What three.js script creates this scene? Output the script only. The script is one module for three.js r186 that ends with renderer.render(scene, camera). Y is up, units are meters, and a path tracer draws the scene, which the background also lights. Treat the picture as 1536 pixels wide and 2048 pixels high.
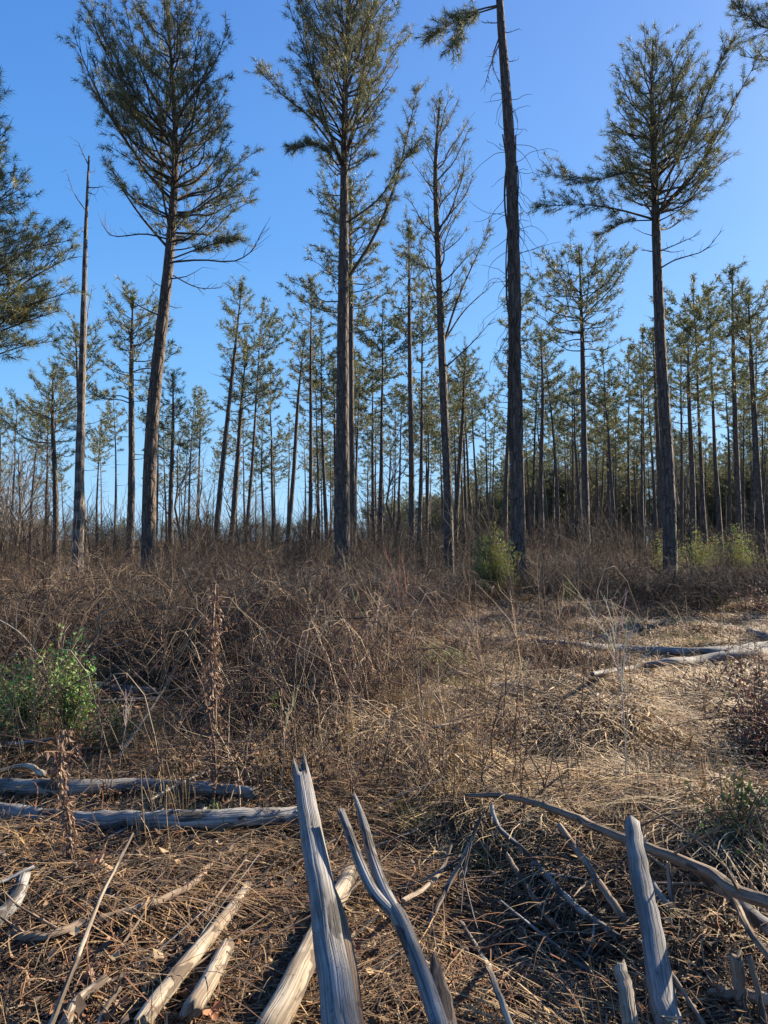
import * as THREE from 'three';

// ------------------------------------------------------------------ camera, sky, sun, exposure
const scene = new THREE.Scene();
const EYE = 1.55, FPX = 1490, HORIZON = 1080, CX = 768, CY = 1024;   // photograph: 1536 x 2048
const camera = new THREE.PerspectiveCamera(2 * Math.atan(1024 / FPX) * 180 / Math.PI, 0.75, 0.05, 4000);
const PITCH = Math.atan((HORIZON - CY) / FPX);
camera.position.set(0, EYE, 0);
camera.rotation.set(PITCH, 0, 0);
const renderer = new THREE.WebGLRenderer({ antialias: true });
renderer.toneMapping = THREE.LinearToneMapping;
renderer.toneMappingExposure = 3.1;
renderer.shadowMap.enabled = true;

const SUN_AZ = 57 * Math.PI / 180, SUN_EL = 25 * Math.PI / 180;        // to the right, a little ahead
const sunDir = new THREE.Vector3(Math.sin(SUN_AZ) * Math.cos(SUN_EL), Math.sin(SUN_EL), -Math.cos(SUN_AZ) * Math.cos(SUN_EL));
const sun = new THREE.DirectionalLight(new THREE.Color().setRGB(1, 0.86, 0.66), 5);
sun.name = 'sun';
sun.position.copy(sunDir).multiplyScalar(200);
sun.castShadow = true;
Object.assign(sun.shadow.camera, { left: -60, right: 60, top: 60, bottom: -60, near: 1, far: 500 });
sun.shadow.mapSize.set(4096, 4096);
scene.add(sun);
{ // clear late afternoon air
  const W = 512, H = 256, data = new Float32Array(W * H * 4);
  const st = [[0, .46, .72, .96], [.08, .325, .62, .94], [.2, .19, .48, .90], [.38, .105, .335, .79], [.6, .063, .228, .65], [1, .04, .155, .51]];
  for (let r = 0; r < H; r++) for (let c = 0; c < W; c++) {
    const up = ((r + .5) / H - .5) * Math.PI, az = ((c + .5) / W - .5) * 2 * Math.PI;
    const x = Math.cos(az) * Math.cos(up), y = Math.sin(up), z = Math.sin(az) * Math.cos(up);
    const e = Math.max(0, y), cs = x * sunDir.x + y * sunDir.y + z * sunDir.z;
    let k = 0; while (k < st.length - 2 && e > st[k + 1][0]) k++;
    const t = Math.min(1, (e - st[k][0]) / (st[k + 1][0] - st[k][0]));
    const mie = .16 * Math.pow(Math.max(0, (1 + cs) / 2), 6) + .6 * Math.pow(Math.max(0, cs), 24);
    const ray = .92 + .16 * cs * cs, o = (r * W + c) * 4;
    data[o] = (st[k][1] + (st[k + 1][1] - st[k][1]) * t) * ray + mie * 1.0;
    data[o + 1] = (st[k][2] + (st[k + 1][2] - st[k][2]) * t) * ray + mie * .95;
    data[o + 2] = (st[k][3] + (st[k + 1][3] - st[k][3]) * t) * ray + mie * .75;
    data[o + 3] = 1;
  }
  const sky = new THREE.DataTexture(data, W, H, THREE.RGBAFormat, THREE.FloatType);
  sky.mapping = THREE.EquirectangularReflectionMapping; sky.magFilter = THREE.LinearFilter; sky.needsUpdate = true;
  scene.background = sky; scene.environment = sky; scene.backgroundIntensity = scene.environmentIntensity = .39;
}

// ------------------------------------------------------------------ helpers
function rng(s) { return () => { s |= 0; s = s + 0x6D2B79F5 | 0; let t = Math.imul(s ^ s >>> 15, 1 | s); t = t + Math.imul(t ^ t >>> 7, 61 | t) ^ t; return ((t ^ t >>> 14) >>> 0) / 4294967296; }; }
let R = rng(7);
const rr = (a, b) => a + (b - a) * R();
const pick = (a) => a[Math.floor(R() * a.length)];
const V = (x, y, z) => new THREE.Vector3(x, y, z);
const lerp = (a, b, t) => a + (b - a) * t;
const clamp = (x, a = 0, b = 1) => Math.min(b, Math.max(a, x));
const smooth = (a, b, x) => { const t = clamp((x - a) / (b - a)); return t * t * (3 - 2 * t); };
function hash(ix, iy, s = 0) { let h = Math.imul(ix, 374761393) + Math.imul(iy, 668265263) + Math.imul(s, 974711) | 0; h = Math.imul(h ^ h >>> 13, 1274126177); return ((h ^ h >>> 16) >>> 0) / 4294967296; }
function noise(x, y, s = 0, px = 0, py = 0) {          // value noise 0..1, periodic when px / py are set
  const ix = Math.floor(x), iy = Math.floor(y), fx = x - ix, fy = y - iy, u = fx * fx * (3 - 2 * fx), v = fy * fy * (3 - 2 * fy);
  const w = (a, p) => p ? ((a % p) + p) % p : a;
  const x0 = w(ix, px), x1 = w(ix + 1, px), y0 = w(iy, py), y1 = w(iy + 1, py);
  return lerp(lerp(hash(x0, y0, s), hash(x1, y0, s), u), lerp(hash(x0, y1, s), hash(x1, y1, s), u), v);
}
function fbm(x, y, s = 0, oct = 4, px = 0, py = 0) { let a = .5, t = 0, n = 0; for (let i = 0; i < oct; i++) { t += a * noise(x, y, s + i, px, py); n += a; a *= .5; x *= 2; y *= 2; px *= 2; py *= 2; } return t / n; }
const used = {};
function numbered(n) { used[n] = (used[n] ?? -1) + 1; return used[n] ? n + '_' + String(used[n]).padStart(3, '0') : n; }
function shade(o) { o.castShadow = o.receiveShadow = true; return o; }
function thing(name, label, category, pos = V(0, 0, 0), group) {
  const o = new THREE.Group(); o.name = numbered(name); o.position.copy(pos); scene.add(o);
  o.userData = { label, category }; if (group) o.userData.group = group;
  return o;
}
function part(name, geo, m, parent) { const o = shade(new THREE.Mesh(geo, m)); o.name = name; parent.add(o); return o; }
function single(name, geo, m, label, category, group, pos) {
  const o = shade(new THREE.Mesh(geo, m)); o.name = numbered(name); if (pos) o.position.copy(pos); scene.add(o);
  o.userData = { label, category }; if (group) o.userData.group = group; return o;
}
function copyOf(o, label, group) { const c = o.clone(); c.name = numbered(o.name.replace(/_\d{3}$/, '')); c.userData = { ...o.userData }; if (label) c.userData.label = label; if (group) c.userData.group = group; scene.add(c); return c; }

class B {                                              // collects triangles for one mesh
  constructor() { this.p = []; this.n = []; this.u = []; this.c = []; this.i = []; this.col = [1, 1, 1]; }
  v(x, y, z, nx, ny, nz, u = 0, w = 0) { this.p.push(x, y, z); this.n.push(nx, ny, nz); this.u.push(u, w); this.c.push(...this.col); return this.p.length / 3 - 1; }
  tri(a, b, c) {
    const ux = b.x - a.x, uy = b.y - a.y, uz = b.z - a.z, vx = c.x - a.x, vy = c.y - a.y, vz = c.z - a.z;
    let nx = uy * vz - uz * vy, ny = uz * vx - ux * vz, nz = ux * vy - uy * vx; const l = Math.hypot(nx, ny, nz) || 1; nx /= l; ny /= l; nz /= l;
    const i = this.v(a.x, a.y, a.z, nx, ny, nz, 0, 0); this.v(b.x, b.y, b.z, nx, ny, nz, 1, 0); this.v(c.x, c.y, c.z, nx, ny, nz, .5, 1); this.i.push(i, i + 1, i + 2);
  }
  tube(pts, rads, rs = 6, o = {}) {                    // uv in metres; o.rough: radius noise, o.seed, o.cap
    const n = pts.length, T = [], s = o.seed ?? 1, rough = o.rough ?? 0;
    for (let k = 0; k < n; k++) T.push(V().subVectors(pts[Math.min(n - 1, k + 1)], pts[Math.max(0, k - 1)]).normalize());
    let N = V(0, 0, 1); if (Math.abs(T[0].z) > .8) N.set(1, 0, 0);
    let len = 0, first = this.p.length / 3; const circ = Math.max(.05, 2 * Math.PI * rads[Math.floor(n / 3)]);
    const uu = o.uv1 ? 1 : circ;
    for (let k = 0; k < n; k++) {
      N.addScaledVector(T[k], -N.dot(T[k])).normalize(); const Bn = V().crossVectors(T[k], N);
      if (k) len += pts[k].distanceTo(pts[k - 1]);
      for (let j = 0; j <= rs; j++) {
        const a = j % rs / rs * 2 * Math.PI; let f = 1;
        if (rough) f += rough * (2 * fbm(Math.cos(a) * 1.6 + 9 + s, Math.sin(a) * 1.6 + len * (o.freq ?? 4), s, 3) - 1);
        const dx = N.x * Math.cos(a) + Bn.x * Math.sin(a), dy = N.y * Math.cos(a) + Bn.y * Math.sin(a), dz = N.z * Math.cos(a) + Bn.z * Math.sin(a);
        this.v(pts[k].x + dx * rads[k] * f, pts[k].y + dy * rads[k] * f, pts[k].z + dz * rads[k] * f, dx, dy, dz, j / rs * uu, len);
      }
    }
    for (let k = 0; k < n - 1; k++) for (let j = 0; j < rs; j++) { const a = first + k * (rs + 1) + j, b = a + rs + 1; this.i.push(a, a + 1, b + 1, a, b + 1, b); }
    if (o.cap) for (const e of [0, n - 1]) {
      const d = e ? 1 : -1, m = this.v(pts[e].x, pts[e].y, pts[e].z, T[e].x * d, T[e].y * d, T[e].z * d, 0, len);
      for (let j = 0; j < rs; j++) { const a = first + e * (rs + 1) + j; e ? this.i.push(m, a, a + 1) : this.i.push(m, a + 1, a); }
    }
    return this;
  }
  stick(a, b, ra, rb, rs = 3) { return this.tube([a, b], [ra, rb], rs); }
  leaf(p, dir, side, len, wid, fold = .25) {           // a folded leaf blade of four faces
    const up = V().crossVectors(dir, side).normalize(), m = p.clone().addScaledVector(dir, len * .45), tip = p.clone().addScaledVector(dir, len).addScaledVector(up, -len * .18);
    const l = m.clone().addScaledVector(side, wid / 2).addScaledVector(up, wid * fold), r = m.clone().addScaledVector(side, -wid / 2).addScaledVector(up, wid * fold);
    this.tri(p, m, l); this.tri(p, r, m); this.tri(m, tip, l); this.tri(m, r, tip);
  }
  geo(smoothN = false) {
    const g = new THREE.BufferGeometry();
    g.setAttribute('position', new THREE.Float32BufferAttribute(this.p, 3)); g.setAttribute('normal', new THREE.Float32BufferAttribute(this.n, 3));
    g.setAttribute('uv', new THREE.Float32BufferAttribute(this.u, 2)); g.setAttribute('color', new THREE.Float32BufferAttribute(this.c, 3));
    g.setIndex(this.i); if (smoothN) g.computeVertexNormals(); return g;
  }
}
function curve(pts, n) { const c = new THREE.CatmullRomCurve3(pts, false, 'centripetal'); return c.getPoints(n); }
const randDir = () => { const z = rr(-1, 1), a = rr(0, 6.2832), r = Math.sqrt(1 - z * z); return V(r * Math.cos(a), z, r * Math.sin(a)); };
const perp = (d) => { const v = randDir(); return v.addScaledVector(d, -v.dot(d)).normalize(); };

// a point of the place from where it shows in the photograph and how far ahead it stands
const cp = Math.cos(PITCH), sp = Math.sin(PITCH);
function P(px, py, d) {
  const a = (px - CX) / FPX, b = -(py - CY) / FPX;      // camera ray (a, b, -1), turned up by the pitch
  const y = b * cp + sp, z = -cp + b * sp, k = d / -z;
  return V(a * k, EYE + y * k, -d);
}
function bump(x, z, cx, cz, r) { const q = ((x - cx) ** 2 + (z - cz) ** 2) / (r * r); return Math.exp(-q); }
function groundY(x, z) {
  const d = Math.hypot(x, z), near = smooth(1.2, 3, d);
  let y = near * .16 * (fbm(x * .35 + 5, z * .35, 3, 3) - .5) * 2 * smooth(80, 20, d);
  const tuss = near * smooth(30, 12, d) * lerp(.45, 1, smooth(-.6, 1.2, x));
  y += tuss * .24 * (noise(x * 1.5 + 3, z * 1.5, 21) - .5) + tuss * .22 * Math.pow(1 - Math.abs(2 * noise(x * .9 + 11, z * 1.1, 22) - 1), 2) + tuss * .05 * (noise(x * 4, z * 4, 23) - .5);
  y -= .34 * bump(x, z, .5, -2.9, .55) + .12 * bump(x, z, 1.0, -2.5, .6);
  y += .3 * bump(x, z, -2.2, -9, 1.8) + .12 * bump(x, z, 2.4, -5.2, 1.4);
  y += 1.5 * smooth(60, 300, d) * fbm(x * .004 + 2, z * .004, 40, 2);
  return y;
}
function G(px, py, lift = 0) { let a = .3, b = 400; for (let k = 0; k < 60; k++) { const m = (a + b) / 2, p = P(px, py, m); if (p.y - lift > groundY(p.x, p.z)) a = m; else b = m; } return P(px, py, a); }
const onGround = (x, z, dy = 0) => V(x, groundY(x, z) + dy, z);

// ------------------------------------------------------------------ materials
function tex(w, h, f, srgb = true) {
  const d = new Uint8Array(w * h * 4);
  for (let y = 0; y < h; y++) for (let x = 0; x < w; x++) { const c = f(x / w, y / h), o = (y * w + x) * 4; d[o] = clamp(c[0]) * 255; d[o + 1] = clamp(c[1]) * 255; d[o + 2] = clamp(c[2]) * 255; d[o + 3] = 255; }
  const t = new THREE.DataTexture(d, w, h); t.wrapS = t.wrapT = THREE.RepeatWrapping; t.magFilter = THREE.LinearFilter; t.minFilter = THREE.LinearMipmapLinearFilter; t.generateMipmaps = true;
  if (srgb) t.colorSpace = THREE.SRGBColorSpace; t.needsUpdate = true; return t;
}
const s255 = (l) => l <= .0031308 ? l * 12.92 : 1.055 * Math.pow(l, 1 / 2.4) - .055;
const lin = (r, g, b) => [s255(r), s255(g), s255(b)];
const mix3 = (a, b, t) => [lerp(a[0], b[0], t), lerp(a[1], b[1], t), lerp(a[2], b[2], t)];
const barkF = (x, y) => { const w = fbm(x * 6, y * 4, 50, 3, 6, 4) * .6; const r = 1 - Math.abs(2 * noise(x * 12 + w, y * 5 + w, 51, 12, 5) - 1); const r2 = 1 - Math.abs(2 * noise(x * 24 + w, y * 9, 52, 24, 9) - 1); return clamp(Math.max(Math.pow(r, 4), .7 * Math.pow(r2, 5))); };
const barkMap = tex(256, 512, (x, y) => { const cr = barkF(x, y), n = fbm(x * 20, y * 20, 55, 3, 20, 20), p = noise(x * 5, y * 7, 57, 5, 7); return mix3(mix3(lin(.125, .105, .09), lin(.115, .083, .064), p), lin(.03, .024, .02), cr).map((v) => v * (.75 + .5 * n)); });
const barkBump = tex(256, 512, (x, y) => { const v = 1 - barkF(x, y) * .9 - .15 * fbm(x * 30, y * 30, 58, 2, 30, 30); return [v, v, v]; }, false);
const woodF = (x, y) => { const w = .5 * fbm(x * 3, y * 3, 60, 2, 3, 3), m = smooth(.42, .62, noise(x * 6, y * 2, 64, 6, 2)); const c = 1 - Math.abs(2 * noise(x * 16 + w, y * 1 + w * .3, 61, 16, 1) - 1), c2 = 1 - Math.abs(2 * noise(x * 40 + w, y * 2, 63, 40, 2) - 1); return Math.max(m * Math.pow(c, 16), .45 * Math.pow(c2, 14)); };
const woodMap = (a, b, dark, s) => tex(256, 512, (x, y) => { const g = fbm(x * 70, y * 5, 62 + s, 3, 70, 5), st = fbm(x * 4, y * 6, 66 + s, 5, 4, 6), sp = noise(x * 40, y * 60, 69 + s, 40, 60); return mix3(mix3(a, b, clamp(st * 2.4 - .7)), dark, clamp(woodF(x, y) * .95 + (sp > .88 ? .3 : 0) + .8 * smooth(.60, .66, fbm(x * 5, y * 5, 75 + s, 4, 5, 5)))).map((v) => v * (.7 + .55 * g)); });
const fineGrain = (t) => { t.repeat.set(3.5, 1.4); return t; };
const woodBump = tex(256, 512, (x, y) => { const v = clamp(.9 - woodF(x, y) * .8 - .35 * fbm(x * 60, y * 4, 62, 3, 60, 4)); return [v, v, v]; }, false);
fineGrain(woodBump);
const mat = (o) => new THREE.MeshStandardMaterial({ roughness: .92, metalness: 0, ...o });
const rgb = (r, g, b) => new THREE.Color().setRGB(r, g, b);
const M = {
  bark: mat({ map: barkMap, bumpMap: barkBump, bumpScale: .03 }),
  barkRed: mat({ map: barkMap, bumpMap: barkBump, bumpScale: .03, color: rgb(1.08, 1.02, .97) }),
  barkGrey: mat({ map: barkMap, bumpMap: barkBump, bumpScale: .02, color: rgb(1.0, .98, .95) }),
  limb: mat({ map: barkMap, color: rgb(.72, .7, .68) }),
  snag: mat({ map: fineGrain(woodMap(lin(.30, .26, .22), lin(.18, .15, .125), lin(.05, .04, .035), 11)), bumpMap: woodBump, bumpScale: .02 }),
  grey: mat({ map: fineGrain(woodMap(lin(.25, .24, .228), lin(.12, .113, .105), lin(.035, .03, .028), 0)), bumpMap: woodBump, bumpScale: .006 }),
  pale: mat({ map: fineGrain(woodMap(lin(.40, .345, .265), lin(.22, .17, .12), lin(.07, .05, .035), 3)), bumpMap: woodBump, bumpScale: .006 }),
  brown: mat({ map: fineGrain(woodMap(lin(.26, .19, .13), lin(.17, .12, .085), lin(.045, .032, .024), 6)), bumpMap: woodBump, bumpScale: .006 }),
  twig: mat({ vertexColors: true }),
  needle: new THREE.MeshPhysicalMaterial({ vertexColors: true, roughness: .75, transmission: .42, thickness: 0, side: THREE.DoubleSide }),
  leaf: new THREE.MeshPhysicalMaterial({ vertexColors: true, roughness: .75, transmission: .4, thickness: 0, side: THREE.DoubleSide }),
  straw: new THREE.MeshPhysicalMaterial({ vertexColors: true, roughness: .7, transmission: .25, thickness: 0, side: THREE.DoubleSide }),
};

// ------------------------------------------------------------------ ground
{
  const b = new B(), rings = 300, segs = 480, idx = [];
  const angs = []; for (let j = 0; j <= segs; j++) { const t = j / segs * 2 - 1; angs.push(Math.PI * (.28 * t + .72 * t * t * t)); }
  for (let k = 0; k <= rings; k++) {
    const r = k ? .25 * Math.pow(1500 / .25, (k - 1) / (rings - 1)) : .01;
    for (let j = 0; j <= segs; j++) { const a = angs[j], x = Math.sin(a) * r, z = -Math.cos(a) * r; b.v(x, groundY(x, z), z, 0, 1, 0, x / 4, z / 4); }
  }
  for (let k = 0; k < rings; k++) for (let j = 0; j < segs; j++) { const a = k * (segs + 1) + j, c = a + segs + 1; b.i.push(a, a + 1, c + 1, a, c + 1, c); }
  const soil = tex(1024, 1024, (x, y) => {
    const a = fbm(x * 8, y * 8, 80, 5, 8, 8), f = fbm(x * 90, y * 90, 83, 3, 90, 90), s = noise(x * 30 + 3 * a, y * 140, 86, 30, 140), s2 = noise(x * 150, y * 28 + 3 * a, 87, 150, 28), g = fbm(x * 5, y * 5, 90, 4, 5, 5);
    let c = mix3(lin(.062, .041, .028), lin(.16, .104, .06), clamp(a * 1.7 - .35)); if (g > .58) c = mix3(c, lin(.085, .095, .035), clamp((g - .58) * 5) * .6);
    const k = .55 + .5 * f + .35 * Math.max(s, s2) - .1; return c.map((v) => v * k);
  });
  const bumpT = tex(512, 512, (x, y) => { const v = .5 * fbm(x * 60, y * 60, 93, 4, 60, 60) + .5 * Math.max(noise(x * 20, y * 120, 96, 20, 120), noise(x * 120, y * 20, 97, 120, 20)); return [v, v, v]; }, false);
  const g = shade(new THREE.Mesh(b.geo(true), mat({ map: soil, bumpMap: bumpT, bumpScale: .04, roughness: 1 })));
  g.name = 'ground'; g.userData.kind = 'structure'; scene.add(g);
}

// ------------------------------------------------------------------ pines
const NEEDLE = [[.135, .15, .048], [.175, .175, .055], [.11, .13, .046], [.24, .215, .07], [.095, .115, .044]];
function tuft(b, p, dir, n, len, w) {
  const c = pick(NEEDLE), v = rr(.8, 1.2); b.col = [c[0] * v, c[1] * v, c[2] * v];
  for (let k = 0; k < n; k++) {
    const d = randDir().multiplyScalar(1.15).add(dir).normalize(), s = perp(d), l = len * rr(.7, 1.15), q = p.clone().addScaledVector(dir, rr(-.5, .3) * len);
    const t = q.clone().addScaledVector(d, l); t.y -= l * .1;
    b.tri(q.clone().addScaledVector(s, w / 2), q.addScaledVector(s, -w / 2), t);
  }
}
// One pine in its own metres. s: trunk [{p, r}], env(y) -> [left, right, depth] reach of the crown, y0..y1 of limb tips ...
function limbOn(s, S, T, r0, tw, nb, full) {
  const len = S.distanceTo(T), mid = S.clone().lerp(T, .5); mid.y -= len * (s.sag ?? .12); mid.add(randDir().multiplyScalar(len * .07));
  const path = curve(s.lo ? [S, mid, T] : [S, S.clone().lerp(mid, .5).addScaledVector(randDir(), len * .05), mid, mid.clone().lerp(T, .5).addScaledVector(randDir(), len * .05), T], s.lo ? 4 : 9), n = path.length;
  tw.tube(path, path.map((_, i) => lerp(r0, s.lo ? .008 : .006, i / (n - 1))), s.lo ? 3 : 5);
  if (!nb) return;
  const step = s.twigStep ?? .26, bald = R() < (s.bald ?? .1); let side = 1;
  for (let a = len * (full ? .18 : .34); a < len; a += step * rr(.7, 1.3)) {
    const t = a / len, k = Math.min(n - 2, Math.floor(t * (n - 1))), q = path[k].clone().lerp(path[k + 1], t * (n - 1) - k), d = V().subVectors(path[k + 1], path[k]).normalize();
    const sd = V().crossVectors(d, V(0, 1, 0)).normalize().multiplyScalar(side); side *= -1;
    const e = d.clone().multiplyScalar(.75).addScaledVector(sd, rr(.3, .9)).add(V(0, rr(.0, .55), 0)).addScaledVector(randDir(), .3).normalize();
    const tl = clamp((1.25 - t) * len * .5, .34, 1.3) * rr(.55, 1.2), f = q.clone().addScaledVector(e, tl); f.y += tl * .12;
    tw.tube([q, q.clone().lerp(f, .5).addScaledVector(randDir(), tl * .06), f], [Math.max(.006, r0 * .3), .005, .004].map((v) => v * (s.twigFat ?? 1)), 3);
    if (bald && R() < .8) continue; for (let u = s.bareIn ?? .35; u <= 1.01; u += s.tuftStep / tl) { if (R() < (s.gap ?? .12)) continue; tuft(nb, q.clone().lerp(f, Math.min(1, u)).addScaledVector(randDir(), .07), e, s.needles, s.nlen, s.nwid); }
  }
  tuft(nb, T, V().subVectors(T, path[n - 2]).normalize(), s.needles, s.nlen, s.nwid);
}
function trunkAt(tr, y) { let k = 0; while (k < tr.length - 2 && y > tr[k + 1].p.y) k++; const a = tr[k], c = tr[k + 1], t = clamp((y - a.p.y) / (c.p.y - a.p.y)); return { p: a.p.clone().lerp(c.p, t), r: lerp(a.r, c.r, t) }; }
function buildPine(g, s, mt) {
  const tr = s.trunk, b = new B();
  b.tube(tr.map((t) => t.p), tr.map((t) => t.r), s.lo ? 7 : 14, { rough: s.lo ? .06 : .1, seed: Math.floor(rr(0, 900)), freq: 3 });
  part('trunk', b.geo(true), mt ?? M.bark, g);
  const lb = Math.floor(rr(0, 500)), nb = new B(); let all = s.lo ? new B() : null;
  const flush = (tw) => { if (!s.lo) part('limb', tw.geo(), M.limb, g); };
  for (let k = 0; k < s.limbs; k++) {
    const y = lerp(s.y0, s.y1, Math.pow((k + rr(0, .8)) / s.limbs, s.spread ?? .9)), ph = k * 2.39996 + rr(-.4, .4), [l, r, dp] = s.env(y);
    const cx = Math.cos(ph), sz = Math.sin(ph), rx = Math.max(.15, cx > 0 ? r : l), lobe = (s.lobe ?? .58) + (1.2 - (s.lobe ?? .58)) * smooth(.2, .75, noise(Math.cos(ph) * 1.3 + 5 + lb, Math.sin(ph) * 1.3 + y * .75, 71)), reach = lobe * rr(.78, 1.04) / Math.hypot(cx / rx, sz / Math.max(.15, dp));
    const h = (y - s.y0) / (s.y1 - s.y0), rise = reach * lerp(s.asc[0], s.asc[1], h) * rr(.7, 1.2), top = tr[tr.length - 1].p.y, at = trunkAt(tr, Math.min(top - .1, Math.max(s.y0 - 1.2, y - rise)));
    const ax = trunkAt(tr, Math.min(top, y)).p, T = V(ax.x + cx * reach, y, ax.z + sz * reach), tw = all ?? new B(), len = at.p.distanceTo(T);
    limbOn(s, at.p, T, Math.min(at.r * .5, .010 + .010 * len), tw, nb, h > .55); if (!all) flush(tw);
  }
  { const top = tr[tr.length - 1].p.y; for (let k = 0; k < (s.lo ? 12 : 26); k++) tuft(nb, trunkAt(tr, top + .1 - R() * (s.lo ? 1.1 : .8)).p.addScaledVector(randDir(), .1), V(rr(-.6, .6), 1, rr(-.6, .6)).normalize(), s.needles, s.nlen, s.nwid); }
  for (const [S, path, needles] of s.extra ?? []) {      // limbs told by their course
    const tw = new B(), len = S.distanceTo(path[path.length - 1]), pts = curve([S, ...path], 10);
    tw.tube(pts, pts.map((_, i) => lerp(.010 + .0075 * len, .006, i / 10)), 5);
    for (let i = 3; i <= 10; i++) for (let j = 0; j < (needles ? 5 : 2); j++) {
      const d = V().subVectors(pts[i], pts[i - 1]).normalize(), e = d.clone().addScaledVector(randDir(), .8).add(V(0, .3, 0)).normalize(), tl = rr(.2, needles ? .8 : .6) * Math.min(1, len * .35), f = pts[i].clone().addScaledVector(e, tl);
      tw.stick(pts[i], f, .007, .003); if (needles) for (let u = .45; u < 1.05; u += .3 / needles) tuft(nb, pts[i].clone().lerp(f, u).addScaledVector(randDir(), .05), e, s.needles, s.nlen, s.nwid);
    }
    flush(tw);
  }
  for (let k = 0; k < (s.dead ?? 0); k++) {              // bare stubs and dead limbs under the crown
    const at = trunkAt(tr, lerp(s.dead0 ?? s.y0 * .6, s.y0, Math.sqrt(R()))), a = rr(0, 6.283), l = rr(.3, s.deadLen ?? 1.1), tw = all ?? new B();
    const T = at.p.clone().add(V(Math.cos(a) * l, rr(-.1, .5) * l, Math.sin(a) * l)), m = at.p.clone().lerp(T, .55).add(V(0, -.08 * l, 0)), pts = curve([at.p, m, T], 4);
    tw.tube(pts, [.02, .015, .011, .008, .004].map((v) => v * (.6 + l * .4)), 4);
    if (!s.lo) for (let q = 0; q < 3; q++) { const e = pts[2 + (q % 3)]; tw.stick(e, e.clone().add(randDir().multiplyScalar(l * .3)), .005, .002); }
    if (!all) flush(tw);
  }
  if (all && all.i.length) part('limb', all.geo(), M.limb, g).userData.label = 'thin spreading limbs';
  if (nb.i.length) part('crown', nb.geo(), M.needle, g);
  return g;
}
const HI = { needles: 22, nlen: .185, nwid: .0115, tuftStep: .15, twigStep: .15, gap: .12, bareIn: .55 };
function heroPine(o) {                                   // o.course: trunk as [px, py, width px] from the foot upward; env: [py, left px, right px] from the top down
  const sc = o.d / FPX, foot = P(o.course[0][0], o.course[0][1], o.d), base = onGround(foot.x, foot.z);
  const g = thing('pine_tree', o.label, 'pine', base);
  const raw = o.course.map(([x, y, w], i) => ({ p: i ? P(x, y, o.d + (o.dz ?? 0) * i).sub(base) : V(0, -.25, 0), r: w * sc / 2 }));
  raw[0].r *= 1.12;
  const c = new THREE.CatmullRomCurve3(raw.map((t) => t.p), false, 'centripetal'), N = 34, tr = [];
  for (let i = 0; i <= N; i++) { const t = i / N, k = Math.min(raw.length - 2, Math.floor(t * (raw.length - 1))), f = t * (raw.length - 1) - k; tr.push({ p: c.getPoint(t), r: lerp(raw[k].r, raw[k + 1].r, f) }); }
  const ev = (o.env ?? []).map(([y, l, r]) => { const py = P(CX, y, o.d).y - base.y, a = trunkAt(tr, py).p.x + base.x; return [py, a - P(l, y, o.d).x, P(r, y, o.d).x - a]; });
  const env = (y) => { let k = 0; while (k < ev.length - 2 && y < ev[k + 1][0]) k++; const t = clamp((y - ev[k][0]) / (ev[k + 1][0] - ev[k][0])); const l = lerp(ev[k][1], ev[k + 1][1], t), r = lerp(ev[k][2], ev[k + 1][2], t); return [l, r, (l + r) / 2 * .9]; };
  const extra = (o.extra ?? []).map(([nd, dz, ...pp]) => { const q = pp.map(([x, y], i) => P(x, y, o.d + dz * i / (pp.length - 1)).sub(base)); const s = trunkAt(tr, q[0].y).p; return [s, q.slice(1), nd]; });
  buildPine(g, { ...HI, trunk: tr, env, y1: ev.length ? ev[0][0] : 0, y0: ev.length ? ev[ev.length - 1][0] : 6, limbs: o.limbs ?? 0, asc: o.asc ?? [.3, 1.3], dead: o.dead ?? 8, extra, ...(o.more ?? {}) }, o.mat);
  return g;
}
R = rng(101);
heroPine({ label: 'tall thick-trunked pine left of centre with a broad dense crown', d: 18, mat: M.barkRed,
  course: [[297, 1140, 28], [301, 900, 25], [316, 720, 24], [334, 560, 21], [345, 430, 17], [351, 300, 12], [345, 150, 8], [332, 10, 3]],
  env: [[-5, 280, 395], [50, 215, 405], [120, 182, 465], [220, 185, 500], [300, 200, 525], [380, 245, 535], [440, 300, 470], [475, 315, 420]], limbs: 96, asc: [.35, 1.5], dead: 9,
  extra: [[1, .6, [343, 470], [325, 380], [322, 290], [330, 200]], [.0, -.6, [338, 525], [400, 520], [470, 522], [505, 500], [520, 470]], [0, .5, [335, 545], [395, 575], [440, 576]], [0, .6, [338, 480], [290, 468], [225, 472], [205, 450]], [0, .9, [335, 500], [280, 430], [235, 360], [215, 310]], [.7, 0, [340, 520], [420, 490], [470, 480]]], more: { dead0: 6.5, deadLen: 1.3, lobe: .76, needles: 26 } });
heroPine({ label: 'tallest straight pine at the centre whose top leaves the frame', d: 19, mat: M.barkGrey,
  course: [[685, 1135, 31], [685, 900, 27], [686, 650, 23], [688, 420, 18], [690, 200, 12], [697, 0, 8], [703, -180, 3]],
  env: [[-180, 650, 750], [-80, 585, 815], [0, 575, 840], [100, 545, 845], [180, 528, 845], [230, 560, 840], [290, 585, 790], [330, 640, 740]], limbs: 92, asc: [.7, 2.0], dead: 6,
  extra: [[1, .8, [693, 570], [745, 480], [790, 370], [815, 270], [832, 190]], [.9, -.7, [690, 450], [760, 395], [800, 330], [830, 300]], [0, .8, [690, 480], [740, 440], [790, 400]], [.0, .8, [686, 665], [740, 660], [770, 640]], [1, .5, [690, 330], [720, 200], [735, 80], [740, -40]], [1, -.6, [689, 345], [650, 240], [620, 120], [600, 10]], [1, .5, [689, 325], [620, 235], [565, 190], [526, 150]], [1, -.4, [688, 350], [640, 292], [588, 295]]], more: { sag: .08, gap: .1 } });
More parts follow.
